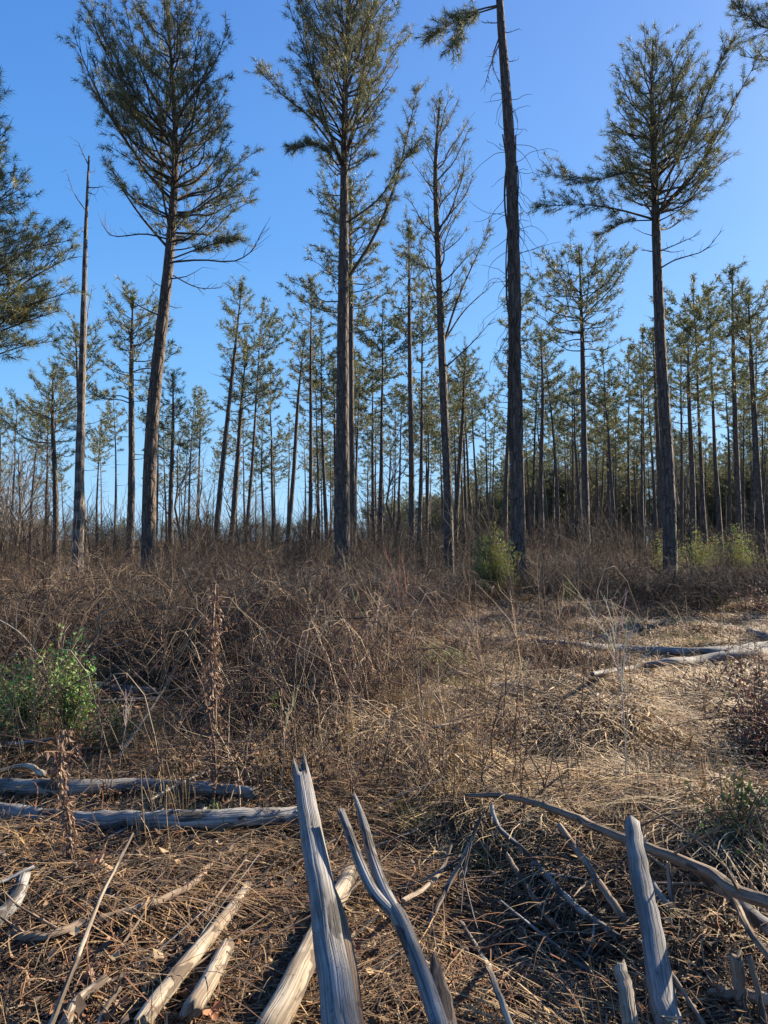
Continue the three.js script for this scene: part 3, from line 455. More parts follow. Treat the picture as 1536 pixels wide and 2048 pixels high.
for (const [name, label, m, w0, w1, lift, pp, o] of [
  ['fallen_log', 'pale barkless log slanting from mid left to the bottom edge', M.pale, 20, 36, .055, [[497, 1772], [430, 1860], [370, 1930], [283, 2048]], { knots: 1 }],
  ['fallen_log', 'short pale log piece right of the slanting pale log', M.pale, 30, 40, .05, [[454, 1893], [420, 1960], [383, 2024]]],
  ['fallen_log', 'pale thick log passing under the leaning grey pole', M.pale, 32, 60, [.12, .06], [[700, 1750], [650, 1840], [603, 1940], [528, 2085]]],
  ['fallen_log', 'grey log lying across the left foreground, nearer of two', M.grey, 40, 34, .065, [[-40, 1622], [140, 1642], [300, 1640], [450, 1638], [612, 1632]], { knots: 3, n: 40, rough: .2, freq: 5 }],
  ['fallen_log', 'grey log lying across the left foreground, farther of two', M.grey, 34, 22, .06, [[-40, 1572], [120, 1575], [300, 1572], [430, 1578], [505, 1586]], { n: 36, rough: .2, freq: 5 }],
  ['fallen_log', 'dark grey log at the left edge below the weeds', M.snag, 24, 20, .14, [[-30, 1248], [80, 1266], [175, 1284]]],
  ['fallen_log', 'dark log end behind the green shrub on the left', M.snag, 20, 18, .1, [[150, 1368], [230, 1378], [313, 1384]]],
  ['fallen_branch', 'thin dark branch under the log end behind the green shrub', M.snag, 8, 9, .1, [[138, 1398], [220, 1402], [312, 1398]]],
  ['fallen_log', 'grey crooked log on the straw at the right edge, nearer of two', M.grey, 9, 24, .15, [[1185, 1348], [1280, 1334], [1335, 1324], [1400, 1320], [1470, 1308], [1560, 1306]], { n: 24 }],
  ['fallen_log', 'dark grey log behind the crooked log at right', M.grey, 10, 20, .16, [[1062, 1282], [1150, 1290], [1250, 1298], [1400, 1304], [1560, 1290]], { n: 22 }],
  ['fallen_branch', 'grey branch end angling down at the right edge', M.grey, 14, 18, .15, [[1500, 1262], [1560, 1285]]],
  ['fallen_branch', 'long bark-covered branch arching across the right foreground', M.brown, 9, 30, [.22, .36], [[932, 1592], [1008, 1592], [1108, 1618], [1193, 1655], [1293, 1695], [1418, 1745], [1468, 1780], [1560, 1812]], { n: 40, twigs: 3, knots: 2 }],
  ['fallen_branch', 'crooked thin branch running down right from the arching branch', M.grey, 8, 13, [.34, .2], [[983, 1610], [998, 1655], [1048, 1700], [1088, 1745], [1128, 1790], [1168, 1825], [1238, 1875]], { n: 28, twigs: 3 }],
  ['fallen_branch', 'brown branch with a bent tip left of the upright stub', M.brown, 11, 18, [.34, .18], [[1118, 1650], [1168, 1720], [1218, 1795], [1253, 1845]], { twigs: 2 }],
  ['fallen_branch', 'thin brown branch in the middle of the dark hollow', M.brown, 9, 11, [.3, .2], [[1013, 1710], [1048, 1765], [1088, 1825], [1123, 1865]]],
  ['fallen_branch', 'dark twiggy branch standing over the hollow right of the fork', M.snag, 7, 12, [.5, .12], [[963, 1630], [938, 1690], [908, 1750], [868, 1825], [843, 1880]], { twigs: 14, n: 20 }],
  ['fallen_branch', 'pale bent stick joining the forked branch from the right', M.pale, 6, 11, [.3, .26], [[903, 1690], [883, 1740], [845, 1780], [806, 1802]]],
  ['fallen_branch', 'pale tan stick sloping into the hollow toward the bottom edge', M.pale, 9, 14, [.26, .16], [[923, 1845], [963, 1910], [988, 1965], [1023, 2055]]],
  ['fallen_branch', 'grey-white stick passing behind the upright stub', M.grey, 20, 9, [.2, .1], [[1303, 1770], [1343, 1820], [1393, 1855], [1453, 1925]], { twigs: 1 }],
  ['fallen_branch', 'brown limb descending at the lower right edge', M.brown, 14, 13, [.3, .2], [[1438, 1755], [1468, 1800], [1498, 1860], [1545, 1925]]],
  ['fallen_branch', 'thick grey limb under the arching branch at the right edge', M.grey, 22, 30, [.25, .2], [[1390, 1735], [1458, 1785], [1503, 1830], [1560, 1870]]],
  ['fallen_branch', 'thin stick crossing in front of the upright stub foot', M.brown, 7, 9, [.2, .1], [[1278, 1880], [1348, 1955], [1408, 2050]]],
  ['fallen_branch', 'gnarled dark stem with a knobbed head at the lower right', M.brown, 24, 20, [.2, .02], [[1472, 1915], [1480, 1980], [1490, 2055]], { knots: 3, rough: .3 }],
  ['fallen_branch', 'brown stick beside the gnarled stem at the lower right', M.brown, 12, 14, [.22, .06], [[1498, 1915], [1515, 1980], [1532, 2055]]],
  ['fallen_branch', 'pale chunk of wood at the bottom right corner', M.pale, 18, 26, .06, [[1420, 1988], [1480, 1990], [1560, 2004]]],
  ['fallen_branch', 'grey upright stick just right of the upright stub', M.grey, 9, 12, [.3, .1], [[1335, 1725], [1346, 1815]]],
  ['fallen_branch', 'long curving grey branch on the litter at lower left', M.brown, 10, 22, .06, [[470, 1690], [428, 1720], [385, 1768], [300, 1810], [175, 1845], [90, 1875], [20, 1868]], { n: 30, twigs: 3 }],
  ['fallen_branch', 'thin tan stick slanting up through the lower left litter', M.pale, 6, 12, [.25, .05], [[265, 1668], [195, 1810], [155, 1915], [100, 2055]]],
  ['fallen_branch', 'pale stick at the bottom edge near the oak leaves', M.pale, 9, 10, .05, [[240, 1975], [215, 2010], [195, 2055]]],
  ['fallen_branch', 'broad pale split stick near the bottom left corner', M.pale, 16, 26, .04, [[214, 1955], [158, 2000], [126, 2055]]],
  ['fallen_branch', 'chunky grey root piece at the left edge', M.grey, 22, 34, .1, [[48, 1752], [28, 1805], [-20, 1850]], { rough: .25 }],
  ['fallen_branch', 'thin grey stick above the root piece at the left edge', M.grey, 8, 9, .12, [[68, 1733], [30, 1752], [-15, 1772]]],
  ['fallen_branch', 'pale curved stick by the left edge behind the far log', M.pale, 8, 12, .16, [[-15, 1545], [45, 1532], [88, 1549]]],
  ['fallen_branch', 'grey stick under the green shrub at the left edge', M.grey, 9, 7, .16, [[-15, 1491], [60, 1484], [106, 1478]]],
  ['fallen_branch', 'pale broken limb at the left edge in the weeds', M.pale, 9, 6, .35, [[-15, 1182], [40, 1200], [82, 1220]], { twigs: 2 }],
  ['fallen_branch', 'pale thin log half hidden in weeds under the centre pine', M.pale, 5, 7, .45, [[600, 1202], [650, 1185], [710, 1171]]],
  ['fallen_branch', 'pale dead limb sticking out left of the slender pine foot', M.pale, 3, 6, .75, [[812, 1107], [850, 1100], [886, 1093]], { twigs: 2 }],
  ['fallen_branch', 'pale straight stick in the straw at mid centre', M.pale, 4, 6, [.25, .1], [[935, 1440], [880, 1452], [815, 1470]]],
  ['fallen_branch', 'straight pale stick lying up to the vine post', M.pale, 6, 5, .12, [[300, 1600], [370, 1562], [437, 1534]]],
  ['fallen_branch', 'tan leaning stick in the dark brush left of centre', M.pale, 5, 6, [.8, .1], [[400, 1232], [360, 1310], [325, 1385]]],
  ['fallen_branch', 'long leaning tan cane left of the vine post', M.pale, 4, 7, [.45, .05], [[330, 1375], [280, 1450], [235, 1515]]],
  ['fallen_branch', 'pale slanted stick above the log at mid right', M.pale, 4, 5, [.3, .1], [[1160, 1505], [1152, 1535]]],
  ['fallen_branch', 'pale bleached branch lying in the weeds beneath the right pine', M.pale, 4, 7, .2, [[1290, 1255], [1350, 1248], [1420, 1252]], { twigs: 2 }],
]) fallen(name, label, name === 'fallen_log' ? 'log' : 'branch', m, w0, w1, lift, pp, o ?? {});
// loose thin sticks in the near litter
for (let k = 0; k < 110; k++) {
  const low = k < 70, p = G(rr(0, 1536), low ? rr(1680, 2046) : rr(1430, 1700), .03), left = p.x < 0, a = left ? rr(.5, 1.3) : rr(1.6, 2.9), l = rr(.18, .75), d = V(Math.cos(a), rr(0, .3), -Math.sin(a)), q = p.clone().addScaledVector(d, l), m = p.clone().lerp(q, .5).addScaledVector(randDir(), l * .05), r = rr(.003, .008);
  q.y = Math.max(q.y, groundY(q.x, q.z) + .02); m.y = Math.max(m.y, groundY(m.x, m.z) + .02);
  const tone = pick(['pale', 'brown', 'grey', 'brown']), sx = CX - p.x / p.z * FPX, lb = `thin ${tone} loose stick on the ${low ? 'nearest litter' : 'ground farther back'} ${sx < 620 ? 'left of the leaning pole' : sx < 1270 ? 'between pole and upright stub' : 'right of the upright stub'}`;
  wood('stick', lb, 'stick', M[tone], [p, m, q], [r, r * .8, r * .4], { rs: 6, n: 6, group: lb.replace('stick', 'sticks') });
}
R = rng(955);
for (let k = 0; k < 120; k++) {
  const left = k < 84, px = left ? rr(0, 880) : rr(880, 1536), py = left ? rr(1190, 1500) : rr(1215, 1430), p = G(px, py), l = rr(.45, left ? 1.5 : .9), a = rr(0, 6.283), h = rr(.08, left ? .75 : .3) * l, q = p.clone().add(V(Math.cos(a) * l * .8, h, Math.sin(a) * l * .5)), r = rr(.004, .009) * (1 + -p.z * .02);
  q.y = Math.max(q.y, groundY(q.x, q.z) + .1); const m = p.clone().lerp(q, .55).add(V(rr(-.05, .05), rr(0, .12) * l, rr(-.05, .05))), tone = pick(['pale', 'grey', 'pale', 'brown']), at = px < 300 ? 'at the far left' : px < 620 ? 'left of centre' : px < 880 ? 'near the centre' : px < 1200 ? 'right of centre' : 'at the far right';
  const lb = `${tone} dead cane ${left ? 'leaning in the brush' : 'on the straw'} ${at}, ${py < 1320 ? 'farther back' : 'nearer'}`;
  wood('dead_cane', lb, 'cane', M[tone], [p.setY(p.y - .03), m, q], [r, r * .8, r * .35], { rs: 6, n: 8, wob: .4, group: lb.replace('cane', 'canes'), twigs: k % 3 ? 0 : 3, twigLen: 1.4 });
}
for (let k = 0; k < 34; k++) {
  const p = G(rr(1040, 1536), rr(1740, 2046), .02), a = rr(-.2, 3.3), l = rr(.12, .45), q = p.clone().add(V(Math.cos(a) * l, rr(.03, .5) * l, -Math.sin(a) * l)), r = rr(.004, .013), tone = pick(['brown', 'brown', 'grey', 'pale']); q.y = Math.max(q.y, groundY(q.x, q.z) + .05);
  const lb = `short broken ${tone} stick in the debris heap at lower right`; wood('debris_stick', lb, 'stick', M[tone], [p, p.clone().lerp(q, .5).addScaledVector(randDir(), l * .06), q], [r, r * .9, r * .6], { rs: 7, n: 6, jag1: 1.5, group: lb.replace('stick', 'sticks') });
}
// dry fallen leaves
{
  const shapes = [0, 1, 2].map(() => { const b = new B(), n = 22, c = V(0, .012, 0), ring = []; for (let i = 0; i < n; i++) { const a = i / n * 6.2832, r = .035 * (.55 + .45 * Math.abs(Math.cos(a * 2.5)) ** .8) * rr(.85, 1.1); ring.push(V(Math.cos(a) * r * 1.2, .02 * Math.sin(a * 2 + 1) + rr(0, .01), Math.sin(a) * r)); } b.col = [1, 1, 1]; for (let i = 0; i < n; i++) b.tri(c, ring[(i + 1) % n], ring[i]); b.col = [.6, .5, .4]; b.stick(ring[0], ring[0].clone().add(V(.03, -.01, 0)), .0015, .001); return b.geo(); });
  const cols = [[.42, .17, .07], [.36, .2, .1], [.3, .13, .07], [.45, .25, .1], [.26, .15, .09]].map((c) => new THREE.MeshPhysicalMaterial({ vertexColors: true, color: rgb(...c), roughness: .7, transmission: .25, thickness: 0, side: THREE.DoubleSide }));
  const spots = [[200, 1935], [190, 1990], [355, 1998], [388, 1845], [548, 1900], [552, 1955], [240, 2005], [1420, 1765], [1395, 1590], [520, 1715]];
  for (let k = 0; k < 46; k++) spots.push([rr(0, 760), rr(1690, 2040)]); for (let k = 0; k < 14; k++) spots.push([rr(760, 1536), rr(1650, 2040)]);
  for (const [x, y] of spots) { const p = G(x, y, .055), o = single('dry_leaf', pick(shapes), pick(cols), x < 380 ? 'small dry brown-orange leaf on the litter at lower left' : x < 760 ? 'small dry brown-orange leaf around the foot of the leaning pole' : 'small dry brown-orange leaf on the litter at lower right', 'leaf', x < 380 ? 'dry leaves at lower left' : x < 760 ? 'dry leaves around the leaning pole' : 'dry leaves at lower right', p); o.rotation.set(rr(-.6, .6), rr(0, 6.28), rr(-.6, .6)); o.scale.setScalar(rr(.6, 1.15)); }
}
// posts hung with dead vine leaves
function vinePost(label, px0, py0, px1, py1, w, n, fat = 1) {
  const a = G(px0, py0), d = -a.z, top = P(px1, py1, d + .1), g = thing('vine_post', label, 'dead sapling', a), b = new B(), tp = top.clone().sub(a), c = curve([V(0, -.05, 0), tp.clone().multiplyScalar(.3).add(V(rr(-.025, .025), 0, rr(-.03, .03))), tp.clone().multiplyScalar(.65).add(V(rr(-.03, .03), 0, rr(-.03, .03))), tp], 14), r = w * d / FPX / 2;
  b.tube(c, c.map((_, i) => lerp(r, r * .55, i / 14)), 8, { rough: .15, seed: 3, cap: true }); part('stem', b.geo(true), M.brown, g);
  const v = new B(); v.col = [.12, .075, .05]; for (let s = 0; s < 3; s++) { const pts = c.map((p, i) => p.clone().add(V(Math.cos(i * 1.1 + s * 2) * r * 1.7, 0, Math.sin(i * 1.1 + s * 2) * r * 1.7))); v.tube(curve(pts, 40), Array(41).fill(.003), 4); } part('vine', v.geo(), M.twig, g);
  const l = new B(); for (let k = 0; k < n; k++) { const t = R() * .97; if (noise(t * 14, px0, 9) < .38) continue; const q = c[Math.floor(t * 14)].clone().lerp(c[Math.floor(t * 14) + 1] ?? c[14], R()), o = randDir(); o.y = 0; o.normalize(); q.addScaledVector(o, r * rr(.8, 2.6) * fat * (.5 + noise(t * 9, px0, 12))); const e = o.clone().multiplyScalar(.7).add(V(0, -rr(.4, 1.2), 0)).addScaledVector(randDir(), .3).normalize(); l.col = pick([[.21, .105, .06], [.27, .15, .085], [.15, .085, .055], [.32, .2, .12]]); l.leaf(q, e, perp(e), rr(.018, .042), rr(.009, .02), rr(.1, .5)); }
  for (let k = 0; k < 5; k++) { const w = new B(), i = 3 + Math.floor(R() * 10), e = randDir(); e.y = Math.abs(e.y) * .6 + .2; const L = rr(.06, .2); w.col = [.13, .085, .06]; w.tube([c[i], c[i].clone().addScaledVector(e, L), c[i].clone().addScaledVector(e, L * 1.7).add(V(0, -L * .3, 0))], [.0035, .0025, .001], 4); part('side_twig', w.geo(), M.twig, g); for (let j = 0; j < 7; j++) { const q = c[i].clone().addScaledVector(e, L * rr(.3, 1.5)), dn = V(0, -1, 0).addScaledVector(randDir(), .6).normalize(); l.col = [.2, .11, .065]; l.leaf(q, dn, perp(dn), rr(.02, .045), rr(.01, .02), .4); } }
  const o = part('dead_leaves', l.geo(), M.leaf, g); o.userData.kind = 'stuff';
}
R = rng(1001);
vinePost('tall thin post thickly hung with dead brown vine leaves left of centre', 432, 1602, 430, 1168, 8, 620, 1.35);
vinePost('short post with curled brown vine leaves in front of the left logs', 138, 1745, 126, 1460, 9, 300);
vinePost('leaning brown sapling wrapped in dead leaves near the centre', 690, 1490, 702, 1275, 5, 160);
vinePost('dead leafy stem in the dark brush right of the log end', 327, 1400, 326, 1205, 5, 170);
vinePost('dead leafy stem above the log end at left', 188, 1395, 192, 1168, 6, 150);
vinePost('brown leafy stem in the brush beneath the centre pine', 648, 1300, 656, 1130, 5, 150);
vinePost('dark dead stalk left of the small green cedar at right', 1090, 1240, 1086, 1130, 4, 60);
vinePost('dark dead stalk just right of the small green cedar', 1162, 1240, 1158, 1108, 5, 90);
vinePost('dark dead stalk between small cedar and right pine', 1238, 1210, 1239, 1118, 4, 70);
vinePost('dark dead stalk close to the foot of the right pine', 1294, 1190, 1292, 1088, 4, 60);
// slender dry weeds that stand alone
function spray(label, px0, py0, px1, py1, n, col, spread = .5) {
  const a = G(px0, py0), d = -a.z, t = P(px1, py1, d).sub(a), g = thing('dry_weed', label, 'weed', a), b = new B(), c = curve([V(0, -.03, 0), t.clone().multiplyScalar(.55).add(V(rr(-.02, .02), 0, rr(-.03, .03))), t.clone().multiplyScalar(.8)], 10); b.col = col;
  b.tube(c, c.map((_, i) => lerp(.0035, .002, i / 10)), 5); part('stem', b.geo(), M.twig, g); const h = t.length();
  for (let k = 0; k < n; k++) { const s = new B(); s.col = col.map((v) => v * rr(.8, 1.3)); const i = 5 + Math.floor(R() * 6), q = c[i], e = V(0, 1, 0).addScaledVector(randDir(), spread).normalize(), l = h * rr(.12, .4), f = q.clone().addScaledVector(e, l); s.tube([q, q.clone().lerp(f, .5).addScaledVector(randDir(), l * .05), f], [.002, .0016, .001], 4); for (let j = 0; j < 3; j++) { const m = q.clone().lerp(f, rr(.4, 1)); s.stick(m, m.clone().addScaledVector(e.clone().addScaledVector(randDir(), .7), l * .3), .0013, .0008); } part('side_twig', s.geo(), M.twig, g); }
}
const TAN = [.38, .3, .21], RUST = [.26, .15, .09], ASH = [.33, .29, .25];
for (const a of [
  ['tall pale weed with a spray of fine twigs on the right-hand straw', 1254, 1590, 1222, 1215, 16, ASH, .6],
  ['thin brown weed stem at the left of the straw patch', 797, 1378, 795, 1120, 6, RUST, .35],
  ['second thin brown weed stem right beside the first at centre', 816, 1374, 812, 1138, 6, RUST, .35],
  ['pale twig spray rising from the straw at mid right', 1030, 1400, 1075, 1318, 12, TAN, .6],
  ['thin reddish weed stem in the straw above the arching branch', 1040, 1560, 1038, 1400, 4, RUST, .3],
  ['reddish grass stalk by the upright tuft right of centre', 852, 1600, 855, 1480, 6, [.42, .24, .12], .2],
  ['tan weed stalk at the right with a broken head', 1390, 1420, 1387, 1312, 5, TAN, .3],
  ['tan weed stalk at the far right of the straw', 1460, 1400, 1452, 1320, 4, TAN, .3],
  ['pale thin weed before the dark brush near the centre', 745, 1430, 750, 1190, 8, TAN, .5],
  ['bright tan broom of grass at the slender pine foot', 890, 1180, 893, 1118, 22, [.5, .32, .17], .25],
  ['pale weed left of the thick splintered pole', 560, 1600, 575, 1400, 6, TAN, .4],
  ['grey weed stalk standing over the left logs', 235, 1560, 262, 1400, 7, ASH, .4],
]) spray(...a);
function arch(label, w, ...pp) { const d0 = -G(...pp[pp.length - 1], .1).z, pts = pp.map(([x, y], i) => P(x, y, d0 + (pp.length - 1 - i) * .12)), n = pp.length - 1; wood('arching_twig', label, 'branch', M.grey, pts, pts.map((p, i) => lerp(w * .6, w, i / n) * d0 / FPX / 2), { rs: 6, twigs: 5, twigLen: 1.2, n: 24, wob: .5 }); }
arch('grey arching bare twig over the straw right of the vine trunk', 4, [992, 1266], [1028, 1239], [1078, 1252], [1128, 1275], [1170, 1296]);
arch('second arching bare twig reaching right over the dark log', 4, [1080, 1250], [1140, 1258], [1200, 1272], [1240, 1300]);
arch('small arching bare twig left of the other two', 3, [893, 1236], [915, 1231], [945, 1238], [975, 1262]);
// ------------------------------------------------------------------ living shrubs
function shrub(name, label, px, py, h, w, stems, leaves, ll, lw, cols, stemCol = [.12, .09, .05], up = .4) {
  const a = G(px, py), g = thing(name, label, 'shrub', a), s = new B(), l = new B(); for (let k = 0; k < (a.z < -9 ? 9 : 2); k++) clearings.push([a.x * (1 + k * .6 / a.z), a.z + k * .6, w * .45]); s.col = stemCol;
  for (let k = 0; k < stems; k++) {
    const an = rr(0, 6.283), r = w / 2 * Math.pow(R(), .7) * (.6 + .6 * noise(an * 1.5, px, 77)), t = V(Math.cos(an) * r, h * rr(.4, 1.1) * (1 - .7 * r / w), Math.sin(an) * r), m = t.clone().multiplyScalar(.5).add(V(0, h * .1, 0)), c = curve([V(rr(-.06, .06), -.03, rr(-.06, .06)), m, t], 7); s.tube(c, c.map((_, i) => lerp(.0045, .0015, i / 7)), 4);
    for (let j = 0; j < leaves; j++) { const i = 2 + Math.floor(R() * 5.99), e = randDir(); e.y = e.y * .6 + up; e.normalize(); const q = c[i].clone().addScaledVector(randDir(), w * .07); l.col = (R() < .07 ? [.2, .12, .06] : pick(cols)).map((v) => v * rr(.6, 1.3)); l.leaf(q, e, perp(e), ll * rr(.4, 1.35), lw * rr(.7, 1.2)); }
  }
  part('stems', s.geo(), M.twig, g); const f = part('foliage', l.geo(), M.leaf, g); f.userData.kind = 'stuff'; return g;
}
const LG = [[.16, .26, .045], [.2, .3, .06], [.11, .2, .035]], YG = [[.38, .40, .09], [.32, .35, .08], [.27, .3, .07]], DG = [[.06, .09, .03], [.09, .12, .045], [.12, .13, .05]];
R = rng(1101);
shrub('green_shrub', 'bright green leafy shrub at the left edge', 45, 1505, .7, .7, 36, 44, .04, .02, LG);
shrub('green_shrub', 'bright green leafy shrub second from the left edge, with taller shoots', 140, 1490, .8, .6, 32, 40, .04, .02, LG);
shrub('green_shrub', 'dull grey-green low bush right of the bright green shrubs', 232, 1505, .34, .55, 26, 30, .03, .014, DG);
shrub('green_shrub', 'small sprig with lance-shaped green leaves near the vine post', 548, 1500, .42, .3, 7, 12, .07, .02, LG);
shrub('green_shrub', 'little green sprig right of the lance-leaved one', 585, 1450, .3, .2, 5, 10, .06, .02, LG);
shrub('cedar_shrub', 'feathery yellow-green cedar just left of the vine-wrapped trunk', 985, 1212, 1.55, 1.25, 70, 110, .08, .014, [[.2, .23, .045], [.25, .26, .05], [.15, .18, .04]], [.1, .07, .04], .9);
shrub('cedar_shrub', 'small pointed green cedar seedling between trunk and right pine', 1136, 1235, .75, .4, 22, 60, .05, .012, [[.16, .2, .045], [.2, .23, .05]], [.1, .07, .04], .8);
shrub('green_shrub', 'small green bush right of the cedar seedling', 1205, 1215, .4, .5, 14, 26, .05, .025, LG);
shrub('yellow_shrub', 'yellow-green leafy shrub in front of the right pine foot', 1335, 1180, 2.0, 1.6, 30, 50, .07, .03, YG);
shrub('yellow_shrub', 'yellow-green leafy shrub right of the right pine foot', 1405, 1165, 2.5, 1.9, 36, 56, .08, .03, YG);
shrub('yellow_shrub', 'yellow-green leafy shrub nearest the right edge', 1485, 1165, 2.4, 2.0, 36, 56, .08, .03, YG);
shrub('yellow_shrub', 'small yellow-green plant on the ground at the right', 1440, 1235, .4, .25, 8, 16, .05, .025, YG);
shrub('green_shrub', 'pale green bush far under the pines behind the vine trunk', 1110, 1160, 1.2, 1.2, 20, 40, .08, .03, [[.15, .18, .06], [.2, .2, .08]]);
shrub('green_shrub', 'dull green bush behind the snag foot', 235, 1205, .95, 1.0, 24, 40, .06, .025, [[.09, .13, .04], [.12, .16, .05]]);
shrub('green_shrub', 'dull green bush right of the thick-trunked pine foot', 345, 1190, .8, .7, 18, 40, .06, .025, [[.09, .14, .04], [.12, .17, .05]]);
shrub('dark_bramble', 'dark red-brown leafy bramble at the right edge', 1510, 1560, .75, .85, 40, 26, .045, .022, [[.1, .05, .035], [.14, .07, .05], [.07, .045, .035]], [.1, .06, .045]);
shrub('dark_bramble', 'dark brown bramble with drooping leaves at far right under the shrubs', 1520, 1260, .9, 1.1, 34, 22, .06, .03, [[.13, .07, .05], [.1, .06, .045]], [.1, .06, .045]);
shrub('green_shrub', 'low dark green plants at the right edge under the bramble', 1480, 1690, .3, .6, 24, 22, .035, .016, [[.09, .12, .03], [.13, .14, .04], [.2, .12, .04]]);
// ------------------------------------------------------------------ undergrowth
function scatter(name, label, cat, geos, m, list) {           // list: [geo index, Matrix4, colour]
  geos.forEach((g, i) => {
    const l = list.filter((e) => e[0] === i); if (!l.length) return;
    const im = new THREE.InstancedMesh(g, m, l.length); l.forEach((e, k) => { im.setMatrixAt(k, e[1]); im.setColorAt(k, e[2]); });
    im.name = numbered(name); im.userData = { kind: 'stuff', label, category: cat }; shade(im); scene.add(im);
  });
}
const open = (x, z) => !clearings.some(([a, b, r]) => (a - x) ** 2 + (b - z) ** 2 < r * r);
function place(x, z, s, sy = s, dy = 0, tilt = .15, turn = rr(0, 6.283)) { const q = new THREE.Quaternion().setFromEuler(new THREE.Euler(rr(-tilt, tilt), turn, rr(-tilt, tilt), 'YXZ')); return new THREE.Matrix4().compose(onGround(x, z, dy), q, V(s, sy, s)); }
const STRAW = [[.53, .355, .15], [.44, .285, .115], [.31, .185, .078], [.56, .415, .215], [.20, .12, .058], [.40, .305, .17]];
function blade(b, p, dir, len, h, w, droop) {                  // a bent grass blade
  const side = V(-dir.z, 0, dir.x).multiplyScalar(w / 2), n = 4, pts = [];
  for (let i = 0; i <= n; i++) { const t = i / n; pts.push(p.clone().addScaledVector(dir, len * t).add(V(0, h * (4 * t * (1 - t) * .7 + t * (1 - droop)), 0)).addScaledVector(V(-dir.z, 0, dir.x), Math.sin(t * 3) * len * .08 * (w > 0 ? 1 : -1))); }
  for (let i = 0; i < n; i++) { const k = 1 - i / n * .6, k2 = 1 - (i + 1) / n * .75; const a = pts[i].clone().addScaledVector(side, k), c = pts[i].clone().addScaledVector(side, -k), e = pts[i + 1].clone().addScaledVector(side, k2), f = pts[i + 1].clone().addScaledVector(side, -k2); b.tri(a, c, e); b.tri(c, f, e); }
}
function grassClump(n, rad, len, h, w, spread, cols) {
  const b = new B(), main = 0;
  for (let k = 0; k < n; k++) {
    const c = pick(cols), v = rr(.7, 1.2); b.col = c.map((x) => x * v);
    const a = main + rr(-spread, spread), r = rad * Math.sqrt(R()), t = rr(0, 6.28);
    blade(b, V(Math.cos(t) * r, -.02, Math.sin(t) * r), V(Math.cos(a), 0, Math.sin(a)), len * rr(.5, 1.2), h * rr(.2, 1.2), w * rr(.6, 1.3), rr(.3, 1.1));
  }
  return b.geo();
}
R = rng(707);
const matted = [0, 1, 2, 3].map((i) => grassClump(150, .24, .34, .055, .0055, [.8, 1.2, 3.14, 1.6][i], STRAW));
const coarse = [0, 1, 2, 3].map((i) => grassClump(100, .26, .36, .06, .0115, [.7, 1.1, 3.14, 1.5][i], STRAW));
const stand = [0, 1, 2].map(() => grassClump(26, .12, .16, .34, .0045, 3.14, STRAW));
const green = [0, 1].map(() => grassClump(40, .08, .1, .22, .006, 3.14, [[.12, .17, .035], [.16, .2, .05], [.2, .2, .07]]));
const fine = [0, 1].map(() => { const b = new B(); for (let k = 0; k < 150; k++) {
    b.col = pick([[.18, .11, .06], [.13, .076, .043], [.26, .175, .098], [.075, .05, .033], [.36, .255, .148], [.05, .035, .025], [.19, .088, .043], [.04, .029, .022]]); const a = rr(0, 6.28), l = rr(.05, .2), o = V(Math.cos(a), 0, Math.sin(a)), p = V(rr(-.27, .27), rr(-.02, .035), rr(-.27, .27));
    if (k % 3 === 0) blade(b, p, o, l * 1.5, rr(.01, .05), rr(.003, .006), 1); else if (k % 3 === 1) { const d = V(o.x, rr(-.2, .4), o.z).normalize(); b.leaf(p, d, perp(d), rr(.015, .05), rr(.01, .028), rr(-.3, .4)); } else b.tube([p, p.clone().addScaledVector(o, l * .5).add(V(0, rr(.005, .03), 0)), p.clone().addScaledVector(o, l).add(V(rr(-.02, .02), rr(-.02, .02), rr(-.02, .02)))], [rr(.0012, .0022), .0014, .0008], 3);
  } return b.geo(); });
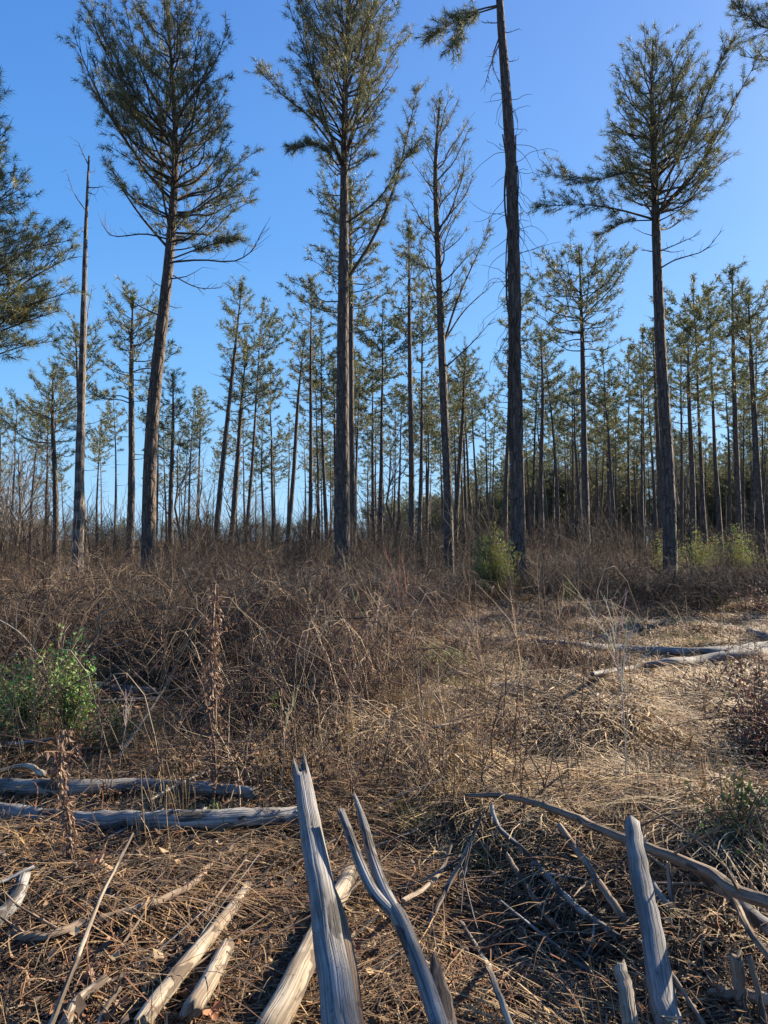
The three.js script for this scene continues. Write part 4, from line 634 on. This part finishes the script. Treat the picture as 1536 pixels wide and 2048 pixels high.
{
  const list = [], lc = [], ls = [], lg = [], lf = [], tint = (a, b) => { const v = lerp(a, b, R()); return rgb(v * rr(.97, 1.06), v, v * rr(.92, 1.03)); };
  for (let k = 0; k < 17000; k++) {
    const d = 1.35 + 13 * Math.pow(R(), 1.25), u = rr(-.68, .68), x = u * d, z = -d;
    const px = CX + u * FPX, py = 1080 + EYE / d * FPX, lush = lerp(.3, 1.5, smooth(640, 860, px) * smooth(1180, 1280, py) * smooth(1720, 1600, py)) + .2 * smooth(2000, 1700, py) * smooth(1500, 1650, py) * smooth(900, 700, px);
    if (!open(x, z) && R() < .74) { if (R() < .4) lf.push([k % 2, place(x, z, rr(.8, 1.3), .5, -.02), tint(.8, 1.2)]); continue; } const pat = noise(x * .8, z * .8, 31), hol = bump(x, z, .5, -2.9, .55);
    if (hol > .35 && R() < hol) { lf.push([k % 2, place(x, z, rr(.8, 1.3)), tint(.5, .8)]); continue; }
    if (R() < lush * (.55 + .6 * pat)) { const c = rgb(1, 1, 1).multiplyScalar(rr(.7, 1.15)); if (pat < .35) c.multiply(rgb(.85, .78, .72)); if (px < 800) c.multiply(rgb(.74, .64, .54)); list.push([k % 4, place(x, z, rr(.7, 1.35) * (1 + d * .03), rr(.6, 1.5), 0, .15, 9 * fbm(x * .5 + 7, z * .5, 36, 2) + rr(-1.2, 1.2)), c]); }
    else lf.push([k % 2, place(x, z, rr(.8, 1.6)), tint(.8, 1.2)]);
    if (R() < (.035 + .12 * smooth(680, 760, px) * smooth(1010, 930, px) * smooth(1370, 1430, py) * smooth(1640, 1560, py)) * (pat > .45 ? 1.6 : .5)) ls.push([k % 3, place(x, z, rr(.6, 1.15), rr(.5, 1.3)), rgb(1, 1, 1).multiplyScalar(rr(.6, 1.1))]);
    const gp = noise(x * .55 + 40, z * .55, 33); if (gp > .56 && R() < (px < 1000 ? .34 : .2)) lg.push([k % 2, place(x, z, rr(.6, 1.2)), tint(.8, 1.1)]);
  }
  for (let k = 0; k < 15000; k++) {
    const d = lerp(4.5, 15, Math.pow(R(), .8)), u = rr(-.2, .68), x = u * d, z = -d, px = CX + u * FPX; if (R() > smooth(-.15, .08, u) || (!open(x, z) && R() < .85)) continue;
    const pat = fbm(x * .7 + 2, z * .7, 37, 3), c = rgb(1, 1, 1).multiplyScalar(rr(.75, 1.2)); if (pat < .45) c.multiply(rgb(.66, .56, .5)); lc.push([k % 4, place(x, z, rr(.75, 1.2) * (1 + d * .02), rr(1.1, 2.8), 0, .22, 9 * fbm(x * .5 + 7, z * .5, 36, 2) + rr(-1.2, 1.2)), c]);
  }
  for (let k = 0; k < 110; k++) { const p = G(rr(830, 1030), rr(1320, 1360)); lg.push([k % 2, place(p.x, p.z, rr(.9, 1.5)), tint(.9, 1.3)]); }
  for (const [x, y, n] of [[830, 1680, 14], [955, 1770, 16], [420, 1680, 10], [855, 1340, 10], [615, 1755, 8], [800, 1350, 12]]) for (let k = 0; k < n; k++) { const p = G(x + rr(-25, 25), y + rr(-15, 15)); lg.push([k % 2, place(p.x, p.z, rr(.5, .9)), tint(.8, 1.2)]); }
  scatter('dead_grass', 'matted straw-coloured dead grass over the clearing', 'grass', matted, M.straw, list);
  scatter('coarse_dead_grass', 'coarse swirled straw heaped over the right of the clearing', 'grass', coarse, M.straw, lc);
  scatter('standing_grass', 'upright tufts of dry straw grass', 'grass', stand, M.straw, ls);
  scatter('green_grass', 'sparse fresh green grass blades in the dead straw', 'grass', green, M.leaf, lg);
  scatter('needle_litter', 'fine brown needle and twig litter on the ground', 'litter', fine, M.twig, lf);
}
// thickets of dead weeds and briers
const STEM = [[.095, .066, .045], [.14, .097, .065], [.06, .042, .03], [.20, .152, .105], [.105, .06, .04], [.29, .23, .16], [.05, .036, .027]];
function weed(b, h, r, branch, leaves, p = V(rr(-.35, .35), -.05, rr(-.35, .35)), bend = .35) {
  const c = pick(STEM), a = rr(0, 6.28), o = V(Math.cos(a), 0, Math.sin(a)), pts = []; b.col = c;
  const bd = rr(0, bend) * h; for (let i = 0; i <= 4; i++) { const t = i / 4; pts.push(p.clone().add(V(0, h * (t - bd / h * t * t * .5), 0)).addScaledVector(o, bd * t * t).addScaledVector(randDir(), i ? h * .02 : 0)); }
  b.tube(pts, [r, r * .9, r * .75, r * .6, r * .3], 3);
  for (let k = 0; k < branch; k++) {
    const i = 1 + Math.floor(R() * 3), q = pts[i].clone().lerp(pts[i + 1], R()), e = randDir(); e.y = Math.abs(e.y) * .9 + .2; e.normalize(); const l = h * rr(.12, .35), f = q.clone().addScaledVector(e, l), f2 = f.clone().addScaledVector(e.clone().addScaledVector(randDir(), .5), l * .5);
    b.tube([q, f, f2], [r * .55, r * .4, r * .2], 3);
  }
  for (let k = 0; k < leaves; k++) { const i = Math.floor(R() * 4), q = pts[i].clone().lerp(pts[i + 1], R()), d = randDir(); d.y -= .5; d.normalize(); b.col = pick([[.17, .09, .055], [.22, .12, .07], [.12, .07, .045]]); b.leaf(q, d, perp(d), rr(.03, .07), rr(.012, .025)); }
}
R = rng(808);
const thick = [0, 1, 2, 3, 4].map((i) => { const b = new B(); for (let k = 0; k < 24; k++) weed(b, rr(.35, 1.0) * [1, .8, 1.2, .9, 1][i], rr(.0025, .006), 5, [1, 12, 2, 5, 16][i]); return b.geo(); });
const brier = [0, 1, 2].map(() => { const b = new B(); for (let k = 0; k < 14; k++) { b.col = pick(STEM); const a = rr(0, 6.28), l = rr(.5, 1.4), h = rr(.25, .75), p = V(rr(-.3, .3), -.03, rr(-.3, .3)), o = V(Math.cos(a), 0, Math.sin(a)), pts = []; for (let i = 0; i <= 6; i++) { const t = i / 6; pts.push(p.clone().addScaledVector(o, l * t).add(V(rr(-.03, .03), 4 * h * t * (1 - t * .85), rr(-.03, .03)))); } b.tube(pts, pts.map((_, i) => lerp(.005, .002, i / 6)), 3); for (let q = 0; q < 4; q++) { const e = pts[1 + q], d = randDir(); b.stick(e, e.clone().addScaledVector(d, rr(.1, .3)), .0025, .0012); } } return b.geo(); });
const sap = [0, 1, 2].map(() => { const b = new B(); for (let k = 0; k < 9; k++) weed(b, rr(1.0, 2.4), rr(.006, .012), 9, 0, V(rr(-.8, .8), -.05, rr(-.8, .8)), .15); return b.geo(); });
const tall = [0, 1, 2].map((i) => { const b = new B(); for (let k = 0; k < 5; k++) weed(b, rr(.9, 1.9), rr(.004, .007), 8, [0, 14, 4][i], V(rr(-.6, .6), -.05, rr(-.6, .6)), .3); return b.geo(); });
const gbush = [0, 1].map(() => { const b = new B(); for (let k = 0; k < 260; k++) { const d = randDir(), p = randDir().multiplyScalar(rr(.1, .5)); p.y = Math.abs(p.y) * 1.1; b.col = pick([[.07, .09, .03], [.1, .11, .04], [.13, .13, .05]]); b.leaf(p, d, perp(d), rr(.06, .1), rr(.025, .04)); } return b.geo(); });
{
  const lt = [], lw = [], lb = [], lsap = [], lgb = [], t = (x = 0, z = 0) => { const n = fbm(x * .35 + 3, z * .35, 61, 2), m = noise(x * .25, z * .25 + 8, 63), v = rr(.75, 1.2) * lerp(.45, 1.25, smooth(.25, .75, n)); return rgb(v * lerp(.95, 1.15, m), v, v * lerp(1.05, .85, m)); };
  for (let k = 0; k < 15000; k++) {
    const d = 4 + 44 * Math.pow(R(), 1.15), u = rr(-.66, .66), x = u * d, z = -d, px = CX + u * FPX, py = 1080 + EYE / d * FPX;
    const rt = smooth(760, 960, px), wall = smooth(lerp(8.5, 12.5, rt), lerp(11.5, 16, rt), d), left = smooth(860, 640, px) * smooth(1540, 1380, py) * .75, pat = .55 * noise(x * .45 + 9, z * .45, 44) + .45 * noise(x * 1.1 + 4, z * 1.1, 45);
    if (d < 14 && R() < .022) lw.push([k % 3, place(x, z, rr(.35, .7), rr(.3, .75)), t(x, z)]);
    const p = Math.max(wall * smooth(.28, .62, pat) * 1.1, left * smooth(.3, .65, pat), .02); if (R() > p || (!open(x, z) && R() < .9)) continue;
    const far = smooth(14, 40, d); if (d > 8 && R() < .1) lw.push([k % 3, place(x, z, rr(.6, 1), rr(.55, .95)), t(x, z)]);
    lt.push([R() < .35 ? pick([1, 4]) : k % 5, place(x, z, rr(.8, 1.3) * (1 + far * .5), rr(.5, 1.1) * (1 - far * .1) * (.75 + .25 * wall) * (.65 + .6 * pat)), t(x, z)]);
    if (R() < .45) lb.push([k % 3, place(x, z, rr(.7, 1.2), rr(.7, 1.2)), t(x, z)]);
    if (d > 18 && R() < .05) lsap.push([k % 3, place(x, z, rr(.8, 1.2)), t(x, z).multiplyScalar(.6)]);
    if (d > 13 && noise(x * .22, z * .22, 48) > .6 && R() < .12) lgb.push([k % 2, place(x, z, rr(.6, 1.1)), t()]);
  }
  for (let k = 0; k < 420; k++) { const d = rr(45, 125), u = rr(-.62, .66); lsap.push([k % 3, place(u * d, -d, rr(1, 1.6)), t(u * d, -d).multiplyScalar(.55)]); if (k % 3) lgb.push([k % 2, place(u * d + 2, -d, rr(1, 2.4)), t()]); }
  scatter('weed_thicket', 'dense brown thicket of dead weed stems across the clearing', 'undergrowth', thick, M.twig, lt);
  scatter('tall_weeds', 'taller single dead weed stalks rising out of the thicket', 'undergrowth', tall, M.twig, lw);
  scatter('brier_tangle', 'arching leafless brier canes tangled through the weeds', 'undergrowth', brier, M.twig, lb);
  scatter('sapling_brush', 'thin bare sapling brush between the trunks', 'undergrowth', sap, M.twig, lsap);
  scatter('evergreen_brush', 'low dull green brush under the pines', 'undergrowth', gbush, M.leaf, lgb);
}
renderer.render(scene, camera);
